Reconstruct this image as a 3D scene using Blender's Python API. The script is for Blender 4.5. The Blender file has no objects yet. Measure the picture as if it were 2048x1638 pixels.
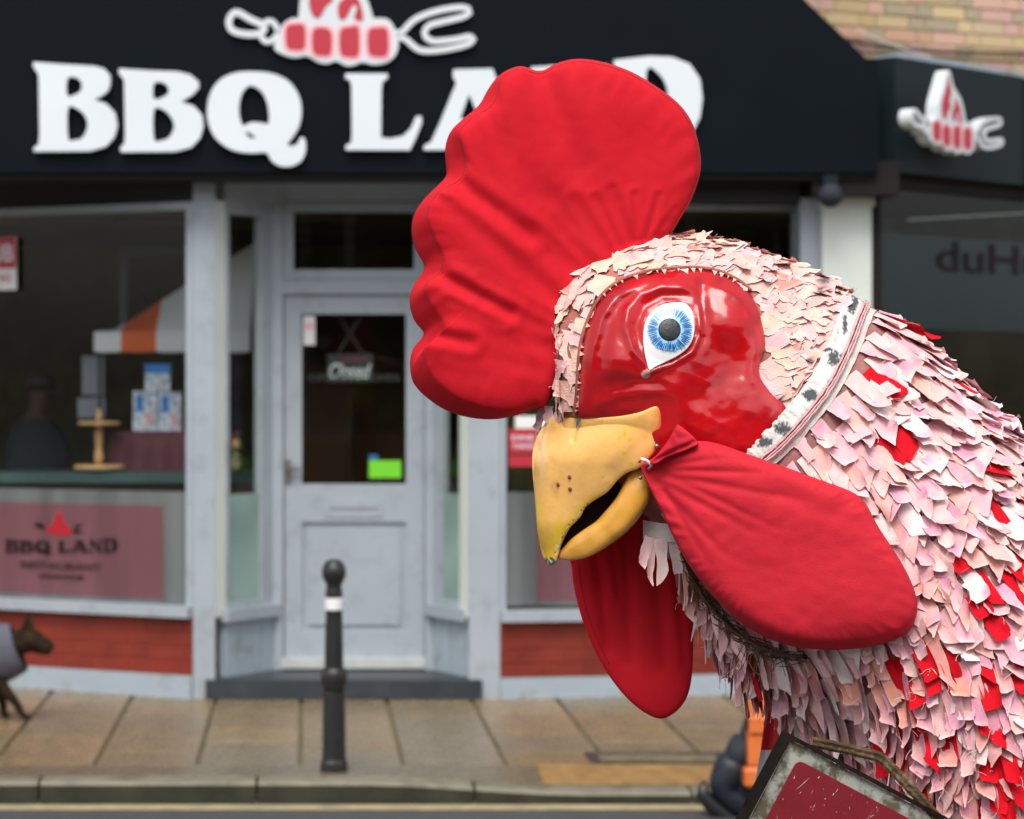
import bpy, math, random
from mathutils import Vector, noise
from mathutils.bvhtree import BVHTree
random.seed(7)
SC = bpy.context.scene
COL = SC.collection

# ------------------------------------------------------------------ camera
F, CX, HY, H = 4836.0, 610.0, 765.0, 1.65     # focal length / principal point in photo pixels, eye height
cam = bpy.data.objects.new('camera', bpy.data.cameras.new('camera'))
COL.objects.link(cam)
cam.location = (0, 0, H)
cam.rotation_euler = (math.radians(90), 0, 0)
cam.data.sensor_width = 36
cam.data.lens = F / 2048 * 36
cam.data.shift_x = (1024 - CX) / 2048
cam.data.shift_y = -(819 - HY) / 2048
cam.data.clip_start = 0.1
cam.data.clip_end = 400
cam.data.dof.use_dof = True
cam.data.dof.focus_distance = 3.87
cam.data.dof.aperture_fstop = 5.6
SC.camera = cam
# ------------------------------------------------------------------ light
ELEV, AZ = 57, -14          # sun height; degrees to the right of straight behind the camera
wd = bpy.data.worlds.new('World'); SC.world = wd; wd.use_nodes = True
nt = wd.node_tree
sky = nt.nodes.new('ShaderNodeTexSky'); sky.sky_type = 'NISHITA'; sky.sun_disc = False
sky.sun_elevation = math.radians(ELEV)
sky.sun_rotation = math.radians(180 - AZ)
sky.air_density = 1.0; sky.dust_density = 3.0; sky.ozone_density = 1.0
hs_ = nt.nodes.new('ShaderNodeHueSaturation'); hs_.inputs['Saturation'].default_value = .35      # thin overcast: paler than a clear sky
nt.links.new(sky.outputs[0], hs_.inputs['Color']); nt.links.new(hs_.outputs[0], nt.nodes['Background'].inputs[0])
nt.nodes['Background'].inputs[1].default_value = 0.15
sl = bpy.data.lights.new('sun', 'SUN'); sl.energy = 1.5; sl.angle = math.radians(32); sl.color = (1, .96, .9)
so = bpy.data.objects.new('sun', sl); COL.objects.link(so)
sd = Vector((math.sin(math.radians(AZ)) * math.cos(math.radians(ELEV)), -math.cos(math.radians(AZ)) * math.cos(math.radians(ELEV)), math.sin(math.radians(ELEV))))
so.rotation_euler = sd.to_track_quat('Z', 'Y').to_euler()
so.location = (3, -4, 8)
SC.view_settings.view_transform = 'Standard'; SC.view_settings.look = 'None'
SC.view_settings.gamma = 1; SC.view_settings.use_curve_mapping = False
SC.view_settings.exposure = 0.65
SC.cycles.transparent_max_bounces = 16

# ------------------------------------------------------------------ helpers
def W(px, py, D):
    return Vector(((px - CX) * D / F, D, H - (py - HY) * D / F))
D0 = 4.0; K = D0 / F
def R(px, py, d):                 # figure space: photo px sideways and down, d = px of depth behind the 4 m plane
    return W(px, py, D0 + d * K)
def lerp(a, b, t): return a + (b - a) * t
def sstep(a, b, x):
    t = max(0, min(1, (x - a) / (b - a))); return t * t * (3 - 2 * t)

def mat(name, col, rough=.6, var=.15, vscale=6, bump=0, bscale=60, metal=0, coat=0, attr=False, col2=None, c2scale=3, c2lo=.5, c2hi=.65, sheen=0, spec=.5, detail=4, weave=0, coords='Object'):
    m = bpy.data.materials.new(name); m.use_nodes = True
    t = m.node_tree; b = t.nodes['Principled BSDF']; L = t.links.new
    tc = t.nodes.new('ShaderNodeTexCoord').outputs[coords]
    n = t.nodes.new('ShaderNodeTexNoise'); n.inputs['Scale'].default_value = vscale; n.inputs['Detail'].default_value = detail
    L(tc, n.inputs['Vector'])
    if attr:
        a = t.nodes.new('ShaderNodeAttribute'); a.attribute_name = 'Col'; src = a.outputs['Color']
    else:
        a = t.nodes.new('ShaderNodeRGB'); a.outputs[0].default_value = (*col, 1); src = a.outputs[0]
    if col2:
        n2 = t.nodes.new('ShaderNodeTexNoise'); n2.inputs['Scale'].default_value = c2scale; n2.inputs['Detail'].default_value = 8
        n2.inputs['Roughness'].default_value = .65
        L(tc, n2.inputs['Vector'])
        r = t.nodes.new('ShaderNodeMapRange'); r.inputs['From Min'].default_value = c2lo; r.inputs['From Max'].default_value = c2hi
        L(n2.outputs['Fac'], r.inputs['Value'])
        mx = t.nodes.new('ShaderNodeMix'); mx.data_type = 'RGBA'
        L(r.outputs[0], mx.inputs['Factor']); L(src, mx.inputs['A']); mx.inputs['B'].default_value = (*col2, 1)
        src = mx.outputs['Result']
    mr = t.nodes.new('ShaderNodeMapRange'); mr.inputs['To Min'].default_value = 1 - var; mr.inputs['To Max'].default_value = 1 + var
    mr.inputs['From Min'].default_value = .3; mr.inputs['From Max'].default_value = .7
    L(n.outputs['Fac'], mr.inputs['Value'])
    mul = t.nodes.new('ShaderNodeVectorMath'); mul.operation = 'SCALE'
    L(src, mul.inputs[0]); L(mr.outputs[0], mul.inputs['Scale'])
    L(mul.outputs[0], b.inputs['Base Color'])
    mr2 = t.nodes.new('ShaderNodeMapRange'); mr2.inputs['To Min'].default_value = max(.02, rough * .8); mr2.inputs['To Max'].default_value = min(1, rough * 1.2)
    L(n.outputs['Fac'], mr2.inputs['Value']); L(mr2.outputs[0], b.inputs['Roughness'])
    b.inputs['Metallic'].default_value = metal
    b.inputs['Specular IOR Level'].default_value = spec
    if coat: b.inputs['Coat Weight'].default_value = coat; b.inputs['Coat Roughness'].default_value = .08
    if sheen: b.inputs['Sheen Weight'].default_value = sheen; b.inputs['Sheen Roughness'].default_value = .5
    if bump:
        n3 = t.nodes.new('ShaderNodeTexNoise'); n3.inputs['Scale'].default_value = bscale; n3.inputs['Detail'].default_value = 5
        L(tc, n3.inputs['Vector'])
        bp = t.nodes.new('ShaderNodeBump'); bp.inputs['Strength'].default_value = bump; bp.inputs['Distance'].default_value = .004
        L(n3.outputs['Fac'], bp.inputs['Height']); L(bp.outputs[0], b.inputs['Normal'])
        if weave:
            w = t.nodes.new('ShaderNodeTexWave'); w.inputs['Scale'].default_value = weave; w.bands_direction = 'X'
            w2 = t.nodes.new('ShaderNodeTexWave'); w2.inputs['Scale'].default_value = weave; w2.bands_direction = 'Z'
            L(tc, w.inputs['Vector']); L(tc, w2.inputs['Vector'])
            ad = t.nodes.new('ShaderNodeMath'); L(w.outputs['Fac'], ad.inputs[0]); L(w2.outputs['Fac'], ad.inputs[1])
            b2 = t.nodes.new('ShaderNodeBump'); b2.inputs['Strength'].default_value = .15; b2.inputs['Distance'].default_value = .0006
            L(ad.outputs[0], b2.inputs['Height']); L(bp.outputs[0], b2.inputs['Normal']); L(b2.outputs[0], b.inputs['Normal'])
    return m

def glass(name, tint=(.8, .85, .82), ior=1.45):
    m = bpy.data.materials.new(name); m.use_nodes = True; t = m.node_tree
    for n in list(t.nodes): t.nodes.remove(n)
    o = t.nodes.new('ShaderNodeOutputMaterial'); tr = t.nodes.new('ShaderNodeBsdfTransparent'); tr.inputs[0].default_value = (*tint, 1)
    g = t.nodes.new('ShaderNodeBsdfGlossy'); g.inputs['Roughness'].default_value = .03
    fr = t.nodes.new('ShaderNodeFresnel'); fr.inputs[0].default_value = ior
    geo = t.nodes.new('ShaderNodeNewGeometry'); inv = t.nodes.new('ShaderNodeMath'); inv.operation = 'SUBTRACT'; inv.inputs[0].default_value = 1; t.links.new(geo.outputs['Backfacing'], inv.inputs[1])
    mu = t.nodes.new('ShaderNodeMath'); mu.operation = 'MULTIPLY'; t.links.new(inv.outputs[0], mu.inputs[0]); t.links.new(fr.outputs[0], mu.inputs[1])   # only the outer face reflects
    mx = t.nodes.new('ShaderNodeMixShader'); t.links.new(mu.outputs[0], mx.inputs[0]); t.links.new(tr.outputs[0], mx.inputs[1]); t.links.new(g.outputs[0], mx.inputs[2])
    t.links.new(mx.outputs[0], o.inputs[0]); return m

def film(name, col, opac=.8):
    m = bpy.data.materials.new(name); m.use_nodes = True; t = m.node_tree
    b = t.nodes['Principled BSDF']; b.inputs['Base Color'].default_value = (*col, 1); b.inputs['Roughness'].default_value = .6; b.inputs['Specular IOR Level'].default_value = .15
    tr = t.nodes.new('ShaderNodeBsdfTransparent'); mx = t.nodes.new('ShaderNodeMixShader'); mx.inputs[0].default_value = opac
    t.links.new(tr.outputs[0], mx.inputs[1]); t.links.new(b.outputs[0], mx.inputs[2]); t.links.new(mx.outputs[0], t.nodes['Material Output'].inputs[0])
    return m

ORG = {}
def tag(o, label=None, cat=None, group=None, kind=None):
    if label: o['label'] = label
    if cat: o['category'] = cat
    if group: o['group'] = group
    if kind: o['kind'] = kind
    return o
def thing(name, loc, label, cat, group=None):
    o = bpy.data.objects.new(name, None); COL.objects.link(o); o.location = loc; o.empty_display_size = .1
    ORG[o.name] = Vector(loc); return tag(o, label, cat, group)
def add(name, verts, faces, m, parent=None, smooth=False, cols=None, label=None, cat=None, group=None, kind=None, org=None):
    """links one mesh object; verts in world space"""
    vs = [Vector(v) for v in verts]
    if parent is not None: og = ORG[parent.name]
    elif org is not None: og = Vector(org)
    else:
        mn = [min(v[i] for v in vs) for i in range(3)]; mx = [max(v[i] for v in vs) for i in range(3)]
        og = Vector(((mn[0] + mx[0]) / 2, (mn[1] + mx[1]) / 2, mn[2]))
    me = bpy.data.meshes.new(name); me.from_pydata([v - og for v in vs], [], faces)
    if cols:
        ca = me.color_attributes.new('Col', 'FLOAT_COLOR', 'POINT')
        fl = []
        for c in cols: fl += [c[0], c[1], c[2], 1]
        ca.data.foreach_set('color', fl)
    if smooth: me.polygons.foreach_set('use_smooth', [True] * len(me.polygons))
    if m: me.materials.append(m)
    me.update()
    o = bpy.data.objects.new(name, me); COL.objects.link(o)
    if parent is not None: o.parent = parent
    else: o.location = og
    ORG[o.name] = og
    return tag(o, label, cat, group, kind)

class MB:
    def __init__(s): s.v = []; s.f = []
    def hexa(s, p):   # 8 points: bottom loop 4, top loop 4
        n = len(s.v); s.v += p
        s.f += [tuple(n + i for i in q) for q in ((0, 3, 2, 1), (4, 5, 6, 7), (0, 1, 5, 4), (1, 2, 6, 5), (2, 3, 7, 6), (3, 0, 4, 7))]
        return s
    def box(s, x0, x1, y0, y1, z0, z1):
        return s.hexa([Vector(p) for p in ((x0, y0, z0), (x1, y0, z0), (x1, y1, z0), (x0, y1, z0), (x0, y0, z1), (x1, y0, z1), (x1, y1, z1), (x0, y1, z1))])
    def lathe(s, c, prof, n=24, tilt=None):
        b = len(s.v)
        for (r, z) in prof:
            for k in range(n):
                a = 2 * math.pi * k / n; s.v.append(Vector((c[0] + r * math.cos(a), c[1] + r * math.sin(a), c[2] + z)))
        for i in range(len(prof) - 1):
            for k in range(n):
                s.f.append((b + i * n + k, b + i * n + (k + 1) % n, b + (i + 1) * n + (k + 1) % n, b + (i + 1) * n + k))
        s.f.append(tuple(b + k for k in range(n))[::-1]); s.f.append(tuple(b + (len(prof) - 1) * n + k for k in range(n)))
        return s
    def tube(s, pts, rad, n=8):
        pts = [Vector(p) for p in pts]; b = len(s.v)
        rs = rad if isinstance(rad, (list, tuple)) else [rad] * len(pts)
        up = Vector((.13, -.97, .2))
        for i, p in enumerate(pts):
            t = (pts[min(i + 1, len(pts) - 1)] - pts[max(i - 1, 0)]).normalized()
            a = t.cross(up).normalized(); c = t.cross(a)
            for k in range(n):
                q = 2 * math.pi * k / n; s.v.append(p + (a * math.cos(q) + c * math.sin(q)) * rs[i])
        for i in range(len(pts) - 1):
            for k in range(n): s.f.append((b + i * n + k, b + i * n + (k + 1) % n, b + (i + 1) * n + (k + 1) % n, b + (i + 1) * n + k))
        s.f.append(tuple(b + k for k in range(n))[::-1]); s.f.append(tuple(b + (len(pts) - 1) * n + k for k in range(n)))
        return s
    def build(s, name, m, parent=None, smooth=False, **k): return add(name, s.v, s.f, m, parent, smooth, **k)

class Plane:
    """upright facade plane; s runs along it to the right, n towards the street"""
    def __init__(p, px0, D, deg=None, px1=None, D1=None):
        p.X0 = (px0 - CX) * D / F; p.D = D
        if deg is None:
            X1 = (px1 - CX) * D1 / F; l = math.hypot(X1 - p.X0, D1 - D); p.c, p.t = (X1 - p.X0) / l, (D1 - D) / l; p.len = l
        else: p.c, p.t = math.cos(math.radians(deg)), math.sin(math.radians(deg))
    def s(p, px, n=0):
        a = (px - CX) / F; X0 = p.X0 + p.t * n; D = p.D - p.c * n
        return (a * D - X0) / (p.c - a * p.t)
    def z(p, px, py, n=0):
        D = p.D - p.c * n + p.s(px, n) * p.t
        return H - (py - HY) * D / F
    def P(p, s, z, n=0): return Vector((p.X0 + s * p.c + n * p.t, p.D + s * p.t - n * p.c, z))
    def box(p, mb, s0, s1, z0, z1, n0, n1):
        mb.hexa([p.P(s0, z0, n1), p.P(s1, z0, n1), p.P(s1, z0, n0), p.P(s0, z0, n0), p.P(s0, z1, n1), p.P(s1, z1, n1), p.P(s1, z1, n0), p.P(s0, z1, n0)])
        return mb
    def pbox(p, px0, py0, px1, py1, n0, n1, ref=None, mb=None):   # rectangle given by photo pixels on its front face
        mb = mb or MB(); r = px1 if ref is None else ref
        return p.box(mb, p.s(px0, n1), p.s(px1, n1), p.z(r, py1, n1), p.z(r, py0, n1), n0, n1)

def crv(loops, ext=0):
    """filled flat shape with holes from closed loops in (x, y); returns verts, faces"""
    c = bpy.data.curves.new('tmp', 'CURVE'); c.dimensions = '2D'; c.fill_mode = 'BOTH'; c.extrude = ext
    for lp in loops:
        sp = c.splines.new('POLY'); sp.points.add(len(lp) - 1)
        for i, q in enumerate(lp): sp.points[i].co = (q[0], q[1], 0, 1)
        sp.use_cyclic_u = True
    return curve_mesh(c)
def curve_mesh(c):
    o = bpy.data.objects.new('tmp', c); COL.objects.link(o)
    me = bpy.data.meshes.new_from_object(o.evaluated_get(bpy.context.evaluated_depsgraph_get()))
    v = [tuple(x.co) for x in me.vertices]; f = [tuple(x.vertices) for x in me.polygons]
    bpy.data.objects.remove(o); bpy.data.curves.remove(c); bpy.data.meshes.remove(me)
    return v, f
def text(body, size, ext=0, shear=0, align='LEFT', spacing=1):
    c = bpy.data.curves.new('tmp', 'FONT'); c.body = body; c.size = size; c.extrude = ext; c.shear = shear; c.align_x = align; c.space_character = spacing
    c.offset = size * .012
    return curve_mesh(c)
def rnd(pts, n=4):
    """round a closed polygon by Catmull-Rom"""
    out = []; N = len(pts)
    for i in range(N):
        p0, p1, p2, p3 = (pts[(i + k - 1) % N] for k in range(4))
        for j in range(n):
            t = j / n
            out.append(tuple(.5 * (2 * p1[k] + (p2[k] - p0[k]) * t + (2 * p0[k] - 5 * p1[k] + 4 * p2[k] - p3[k]) * t * t + (3 * p1[k] - p0[k] - 3 * p2[k] + p3[k]) * t ** 3) for k in range(2)))
    return out
def resample(pts, n, closed=True):
    P = [Vector(p) for p in pts]
    if closed: P.append(P[0])
    L = [0]
    for a, b in zip(P, P[1:]): L.append(L[-1] + (b - a).length)
    out = []; j = 0
    m = n if closed else n - 1
    for i in range(n):
        t = L[-1] * i / m
        while j < len(L) - 2 and L[j + 1] < t: j += 1
        out.append(P[j].lerp(P[j + 1], (t - L[j]) / max(1e-9, L[j + 1] - L[j])))
    return out
def openspline(pts, n):
    e = [tuple(2 * pts[0][k] - pts[1][k] for k in range(len(pts[0])))] + list(pts) + [tuple(2 * pts[-1][k] - pts[-2][k] for k in range(len(pts[0])))]
    out = []
    for i in range(1, len(e) - 2):
        for j in range(10):
            t = j / 10; p0, p1, p2, p3 = e[i - 1], e[i], e[i + 1], e[i + 2]
            out.append(tuple(.5 * (2 * p1[k] + (p2[k] - p0[k]) * t + (2 * p0[k] - 5 * p1[k] + 4 * p2[k] - p3[k]) * t * t + (3 * p1[k] - p0[k] - 3 * p2[k] + p3[k]) * t ** 3) for k in range(len(p1))))
    out.append(tuple(pts[-1]))
    return resample(out, n, False)
def inpoly(x, y, poly):
    c = False; j = len(poly) - 1
    for i in range(len(poly)):
        xi, yi = poly[i][0], poly[i][1]; xj, yj = poly[j][0], poly[j][1]
        if (yi > y) != (yj > y) and x < (xj - xi) * (y - yi) / (yj - yi) + xi: c = not c
        j = i
    return c
def segd(x, y, a, b):
    ax, ay = a[0], a[1]; dx, dy = b[0] - ax, b[1] - ay
    t = max(0, min(1, ((x - ax) * dx + (y - ay) * dy) / (dx * dx + dy * dy)))
    return math.hypot(x - ax - t * dx, y - ay - t * dy), t
def polyd(x, y, pl):
    best = 1e9; bt = 0; n = len(pl) - 1
    for i in range(n):
        d, t = segd(x, y, pl[i], pl[i + 1])
        if d < best: best = d; bt = (i + t) / n
    return best, bt
def gs(d, w): return math.exp(-(d / w) ** 2)

# ------------------------------------------------------------------ materials
M = {}
M['grey_paint'] = mat('grey_paint', (.33, .37, .41), .45, .06, 2, .15, 30, col2=(.22, .25, .26), c2scale=7, c2lo=.52, c2hi=.8)
M['cream_paint'] = mat('cream_paint', (.66, .70, .64), .45, .05, 2, .1, 30)
M['plinth'] = mat('plinth', (.33, .39, .44), .55, .08, 5, .3, 40, col2=(.15, .165, .13), c2scale=5, c2lo=.5, c2hi=.75)
M['redbrick'] = mat('red_painted_brick', (.20, .028, .016), .5, .2, 5, .4, 60, spec=.3)
M['fascia'] = mat('fascia_panel', (.0022, .0048, .0078), .5, .1, 2, spec=.09)
M['corner_fascia'] = mat('corner_fascia_panel', (.012, .019, .022), .5, .1, 2, spec=.12)
M['darkwood'] = mat('dark_soffit', (.012, .010, .009), .6, .2, 6, spec=.2)
M['shutter'] = mat('shutter_mesh', (.03, .03, .032), .6, .2, 60, .5, 200, spec=.2)
M['letter'] = mat('white_letter', (.66, .71, .74), .35, .02, 3)
M['logo_red'] = mat('logo_red', (.46, .025, .045), .4, .04, 3)
M['logo_white'] = mat('logo_white', (.62, .66, .68), .35, .03, 3)
M['logo_pink'] = mat('logo_pink', (.80, .42, .45), .4, .03, 3)
M['glass'] = glass('window_glass', (.95, .97, .95), 1.36)
def streak(m, lo=.75, hi=1.2, sc=(9, 9, .6)):
    t = m.node_tree; b = t.nodes['Principled BSDF']; c = b.inputs['Base Color'].default_value[:]
    tc = t.nodes.new('ShaderNodeTexCoord'); mp = t.nodes.new('ShaderNodeMapping'); mp.inputs['Scale'].default_value = sc
    n = t.nodes.new('ShaderNodeTexNoise'); n.inputs['Scale'].default_value = .6; r = t.nodes.new('ShaderNodeMapRange'); r.inputs['To Min'].default_value = lo; r.inputs['To Max'].default_value = hi; r.inputs['From Min'].default_value = .3; r.inputs['From Max'].default_value = .7
    v = t.nodes.new('ShaderNodeVectorMath'); v.operation = 'SCALE'; v.inputs[0].default_value = c[:3]
    t.links.new(tc.outputs['Object'], mp.inputs[0]); t.links.new(mp.outputs[0], n.inputs['Vector']); t.links.new(n.outputs['Fac'], r.inputs['Value']); t.links.new(r.outputs[0], v.inputs['Scale']); t.links.new(v.outputs[0], b.inputs['Base Color']); return m
M['frost'] = film('frosted_film', (.15, .165, .165), .9)
M['frost_green'] = film('frosted_green_film', (.30, .42, .38), .85)
M['film_pink'] = film('pink_film', (.22, .095, .11), .6)
M['film_red'] = film('red_film', (.42, .02, .03), .9)
M['film_black'] = film('black_film', (.02, .01, .012), .85)
M['inside'] = mat('interior_wall', (.13, .11, .04), .8, .7, 2.2)
M['inside_brown'] = mat('interior_brown', (.10, .045, .02), .8, .3, 2)
M['step'] = mat('slate_step', (.028, .036, .042), .45, .2, 8, .3, 40)
M['threshold'] = mat('threshold', (.45, .46, .44), .6, .1, 8)
M['slab'] = mat('paving_slab', (.25, .175, .095), .27, .16, 14, .5, 70, col2=(.12, .095, .052), c2scale=3.5, c2lo=.40, c2hi=.72, attr=True, detail=10)
M['joint'] = mat('paving_joint', (.13, .105, .055), .7, .3, 12, .5, 50)
M['kerb'] = mat('kerb_stone', (.17, .155, .11), .6, .2, 9, .5, 50, col2=(.07, .072, .04), c2scale=5, c2lo=.5, c2hi=.75)
M['kerb_face'] = mat('grimy_shaded_kerb_face', (.035, .034, .022), .8, .3, 9, .5, 50, spec=.2)  # dark from grime and from the face's shadow, both put into the colour
M['asphalt'] = mat('asphalt', (.06, .06, .062), .5, .25, 40, .7, 220, col2=(.05, .048, .046), c2scale=1.5)
M['line'] = mat('road_line', (.36, .29, .16), .6, .2, 15, .3, 90, col2=(.2, .18, .13), c2scale=9, c2lo=.55, c2hi=.7)
M['tactile'] = mat('buff_paving', (.24, .135, .045), .6, .2, 14, .4, 60)
M['iron'] = mat('dark_iron', (.04, .035, .03), .5, .2, 20, .3, 60)
M['bollard'] = mat('bollard_paint', (.013, .013, .013), .42, .2, 20, .25, 60, col2=(.05, .04, .035), c2scale=14, c2lo=.6, c2hi=.7)
M['white'] = mat('white_paint', (.75, .75, .73), .5, .06, 8)
M['black'] = mat('black_plastic', (.012, .012, .013), .35, .1, 8)
M['stock'] = mat('stock_brick', (.4, .3, .16), .85, .22, 25, .6, 80, attr=True, detail=8)
M['mortar'] = mat('mortar', (.36, .29, .18), .9, .25, 20, .5, 80)
M['comb'] = mat('red_cotton', (.57, .011, .021), .75, .05, 9, .12, 500, spec=.12, weave=900, col2=(.46, .006, .016), c2scale=9, c2lo=.5, c2hi=.85)
M['comb_seam'] = mat('red_seam', (.30, .003, .008), .8, .1, 20)
M['wattle'] = mat('red_wattle_cotton', (.54, .018, .032), .72, .07, 12, .15, 420, spec=.15, weave=900, col2=(.30, .008, .016), c2scale=55, c2lo=.68, c2hi=.76)
M['skin'] = mat('costume_skin', (.2, .07, .04), .8, .25, 30, .6, 120, attr=True)
M['rag'] = mat('torn_cotton', (.7, .4, .4), .85, .10, 45, .35, 500, attr=True, spec=.15, detail=6)
M['scale'] = mat('glued_cotton', (.7, .4, .4), .7, .10, 60, .5, 260, attr=True, spec=.25, col2=(.36, .10, .08), c2scale=38, c2lo=.66, c2hi=.72)
M['band'] = mat('white_band_cotton', (.7, .7, .68), .8, .05, 30, .4, 300, attr=True)
M['mask'] = mat('glossy_red_enamel', (.46, .0035, .006), .17, .22, 14, .08, 60, coat=.22, spec=.38, col2=(.24, .002, .004), c2scale=7, c2lo=.45, c2hi=.75, attr=True)
M['beak'] = mat('beak_enamel', (.8, .5, .2), .28, .07, 30, .12, 90, attr=True, coat=.35, spec=.5)
M['sclera'] = mat('eye_white', (.84, .84, .82), .2, .02, 20, coat=.6)
M['iris'] = mat('iris_blue', (.27, .60, .86), .25, .25, 60, coat=.5)
M['irisdark'] = mat('iris_dark_stroke', (.008, .10, .32), .3, .3, 80, coat=.5)
M['pupil'] = mat('pupil_black', (.010, .012, .016), .3, .4, 60, .3, 120, spec=.35)
M['mouth'] = mat('mouth_dark', (.012, .002, .003), .9, .2, 10)
M['metal'] = mat('bolt_metal', (.3, .28, .25), .35, .2, 60, metal=.9)
M['tie'] = mat('cable_tie', (.7, .7, .7), .4, .05, 20)
M['thread'] = mat('frayed_thread', (.62, .38, .36), .9, .1, 60)
M['fibre'] = mat('coir_fibre', (.10, .055, .028), .95, .4, 80, .6, 300)
M['sign_red'] = mat('sign_red', (.19, .013, .021), .28, .12, 10, .15, 120, col2=(.20, .010, .018), c2scale=4)
M['sign_border'] = mat('sign_border', (.33, .34, .30), .45, .15, 20, .3, 90, col2=(.10, .08, .045), c2scale=30, c2lo=.44, c2hi=.56)
M['sign_frame'] = mat('sign_frame', (.012, .009, .006), .7, .4, 30, .4, 90, spec=.1)
M['scratch'] = mat('sign_scratch', (.60, .42, .42), .6, .2, 60)
M['rope'] = mat('old_wood_strap', (.085, .055, .028), .9, .5, 40, 1, 110, col2=(.20, .16, .11), c2scale=30, c2lo=.5, c2hi=.65, spec=.1)
M['orange'] = mat('orange_plastic', (.66, .16, .035), .4, .12, 8)
M['flag_red'] = mat('flag_red', (.62, .015, .02), .7, .05, 8)
M['flag_white'] = mat('flag_white', (.70, .70, .76), .7, .04, 8)
M['navy'] = mat('navy_cloth', (.012, .016, .025), .8, .4, 20, .4, 90)
M['boot'] = mat('dark_boot', (.009, .014, .022), .5, .5, 18, .4, 90)
M['human'] = mat('human_skin', (.35, .19, .13), .6, .1, 20)
M['hair'] = mat('dark_hair', (.02, .013, .009), .7, .3, 60)
M['fur'] = mat('brindle_fur', (.030, .019, .010), .9, .5, 22, .7, 120, spec=.08, col2=(.018, .012, .008), c2scale=10, c2lo=.45, c2hi=.6)
M['dogcoat'] = mat('dog_coat_cloth', (.085, .085, .11), .9, .15, 14, .4, 120)

M['far_brick'] = mat('far_brick', (.13, .09, .04), .8, .4, 1.2)
streak(M['frost'], .6, 1.35); streak(M['film_pink'], .75, 1.3); streak(M['frost_green'], .6, 1.4, (2, 2, 2.5))
M['plum'] = mat('plum_cloth', (.13, .035, .05), .85, .15, 6)
# ------------------------------------------------------------------ planes
FP = Plane(0, 12.6, 0); FP.X0 = 0
DP = Plane(0, 13.0, 0); DP.X0 = 0
LP = Plane(385, 12.6, -26)
RP = Plane(1000, 12.6, 8)
SLP = Plane(452, 12.68, px1=546, D1=13.0)
SRP = Plane(866, 13.0, px1=936, D1=12.68)
CP = Plane(1757, 12.55, 43)
BP = Plane(1600, 13.7, 22)
FS = Plane(0, 12.35, 0); FS.X0 = 0       # front of the sign board

# ------------------------------------------------------------------ ground
mb = MB(); mb.box(-60, 60, -40, 9.985, -.6, -.09)
mb.build('road', M['asphalt'], kind='structure')
mb = MB(); mb.box(-60, 60, 10.42, 60, -.6, -.02); mb.box(-60, 60, 10.1, 10.419, -.6, -.07)
pave = mb.build('pavement', M['joint'], kind='structure')
# kerb stones, lowered towards the right
kroot = MB().box(-60, 60, 9.99, 10.1, -.6, -.085).build('kerb', M['joint'], kind='structure')
def kz(x):   # top of the kerb
    return -.042 * sstep(.25, 1.15, x)
x = -2.9
random.seed(3)
while x < 5.2:
    w = .9; a, b = x + .006, x + w - .006
    m_ = MB(); n = 6
    for i in range(n + 1):
        xx = lerp(a, b, i / n); z = kz(xx)
        m_.v += [Vector((xx, 9.975, -.3)), Vector((xx, 9.985, z - .014)), Vector((xx, 10.0, z)), Vector((xx, 10.13, z + .003)), Vector((xx, 10.13, -.3))]
    for i in range(n):
        for k in range(4): m_.f.append((i * 5 + k, (i + 1) * 5 + k, (i + 1) * 5 + k + 1, i * 5 + k + 1)[::-1])
    m_.f += [(0, 1, 2, 3, 4)[::-1], tuple(n * 5 + k for k in (0, 1, 2, 3, 4))]
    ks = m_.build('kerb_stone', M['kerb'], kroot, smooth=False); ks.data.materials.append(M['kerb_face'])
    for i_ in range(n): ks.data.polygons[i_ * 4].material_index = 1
    x += w
# narrow strip behind the kerb and buff paving over the dropped part
m_ = MB()
def sheet(name, x0, x1, y0, y1, fz, m, parent, nx=30, cols=None):
    q = MB()
    for i in range(nx + 1):
        xx = lerp(x0, x1, i / nx); q.v += [Vector((xx, y0, fz(xx, y0))), Vector((xx, y1, fz(xx, y1)))]
    for i in range(nx): q.f.append((2 * i, 2 * i + 2, 2 * i + 3, 2 * i + 1))
    return q.build(name, m, parent, cols=[(.13, .10, .062)] * len(q.v))
sheet('kerb_strip', -4, 5.5, 10.13, 10.42, lambda x, y: lerp(kz(x), 0, (y - 10.13) / .29) + .002, M['slab'], pave).data
bz = lambda x, y: lerp(kz(x), 0, (y - 10.13) / .29) + .006
sheet('buff_paving', 1.0, 3.4, 10.13, 10.42, bz, M['tactile'], pave)
# slabs
def bevel_box(m, name):
    e = .006; q = MB(); z = 1.0
    for (s, zz) in ((.5, 0), (.5, .93), (.487, 1.0)):
        q.v += [Vector((-s, -s, zz)), Vector((s, -s, zz)), Vector((s, s, zz)), Vector((-s, s, zz))]
    q.f = [(3, 2, 1, 0), (8, 9, 10, 11)]
    for l in (0, 4):
        for k in range(4): q.f.append((l + k, l + (k + 1) % 4, l + 4 + (k + 1) % 4, l + 4 + k))
    me = bpy.data.meshes.new(name); me.from_pydata(q.v, [], q.f)
    me.materials.append(m); return me
def piece_mesh(m, name, col):
    me = bevel_box(m, name); ca = me.color_attributes.new('Col', 'FLOAT_COLOR', 'POINT')
    ca.data.foreach_set('color', list((*col, 1)) * len(me.vertices)); return me
SLABM = [piece_mesh(M['slab'], 'slab', c) for c in ((.25, .17, .085), (.21, .155, .085), (.275, .18, .085), (.195, .148, .088), (.235, .155, .068))]
def piece(name, me, parent, loc, dims, rot=0):
    o = bpy.data.objects.new(name, me); COL.objects.link(o); o.parent = parent
    o.location = Vector(loc) - ORG[parent.name]; o.scale = dims; o.rotation_euler = (0, 0, rot); return o
random.seed(11)
cw = .445
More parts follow.
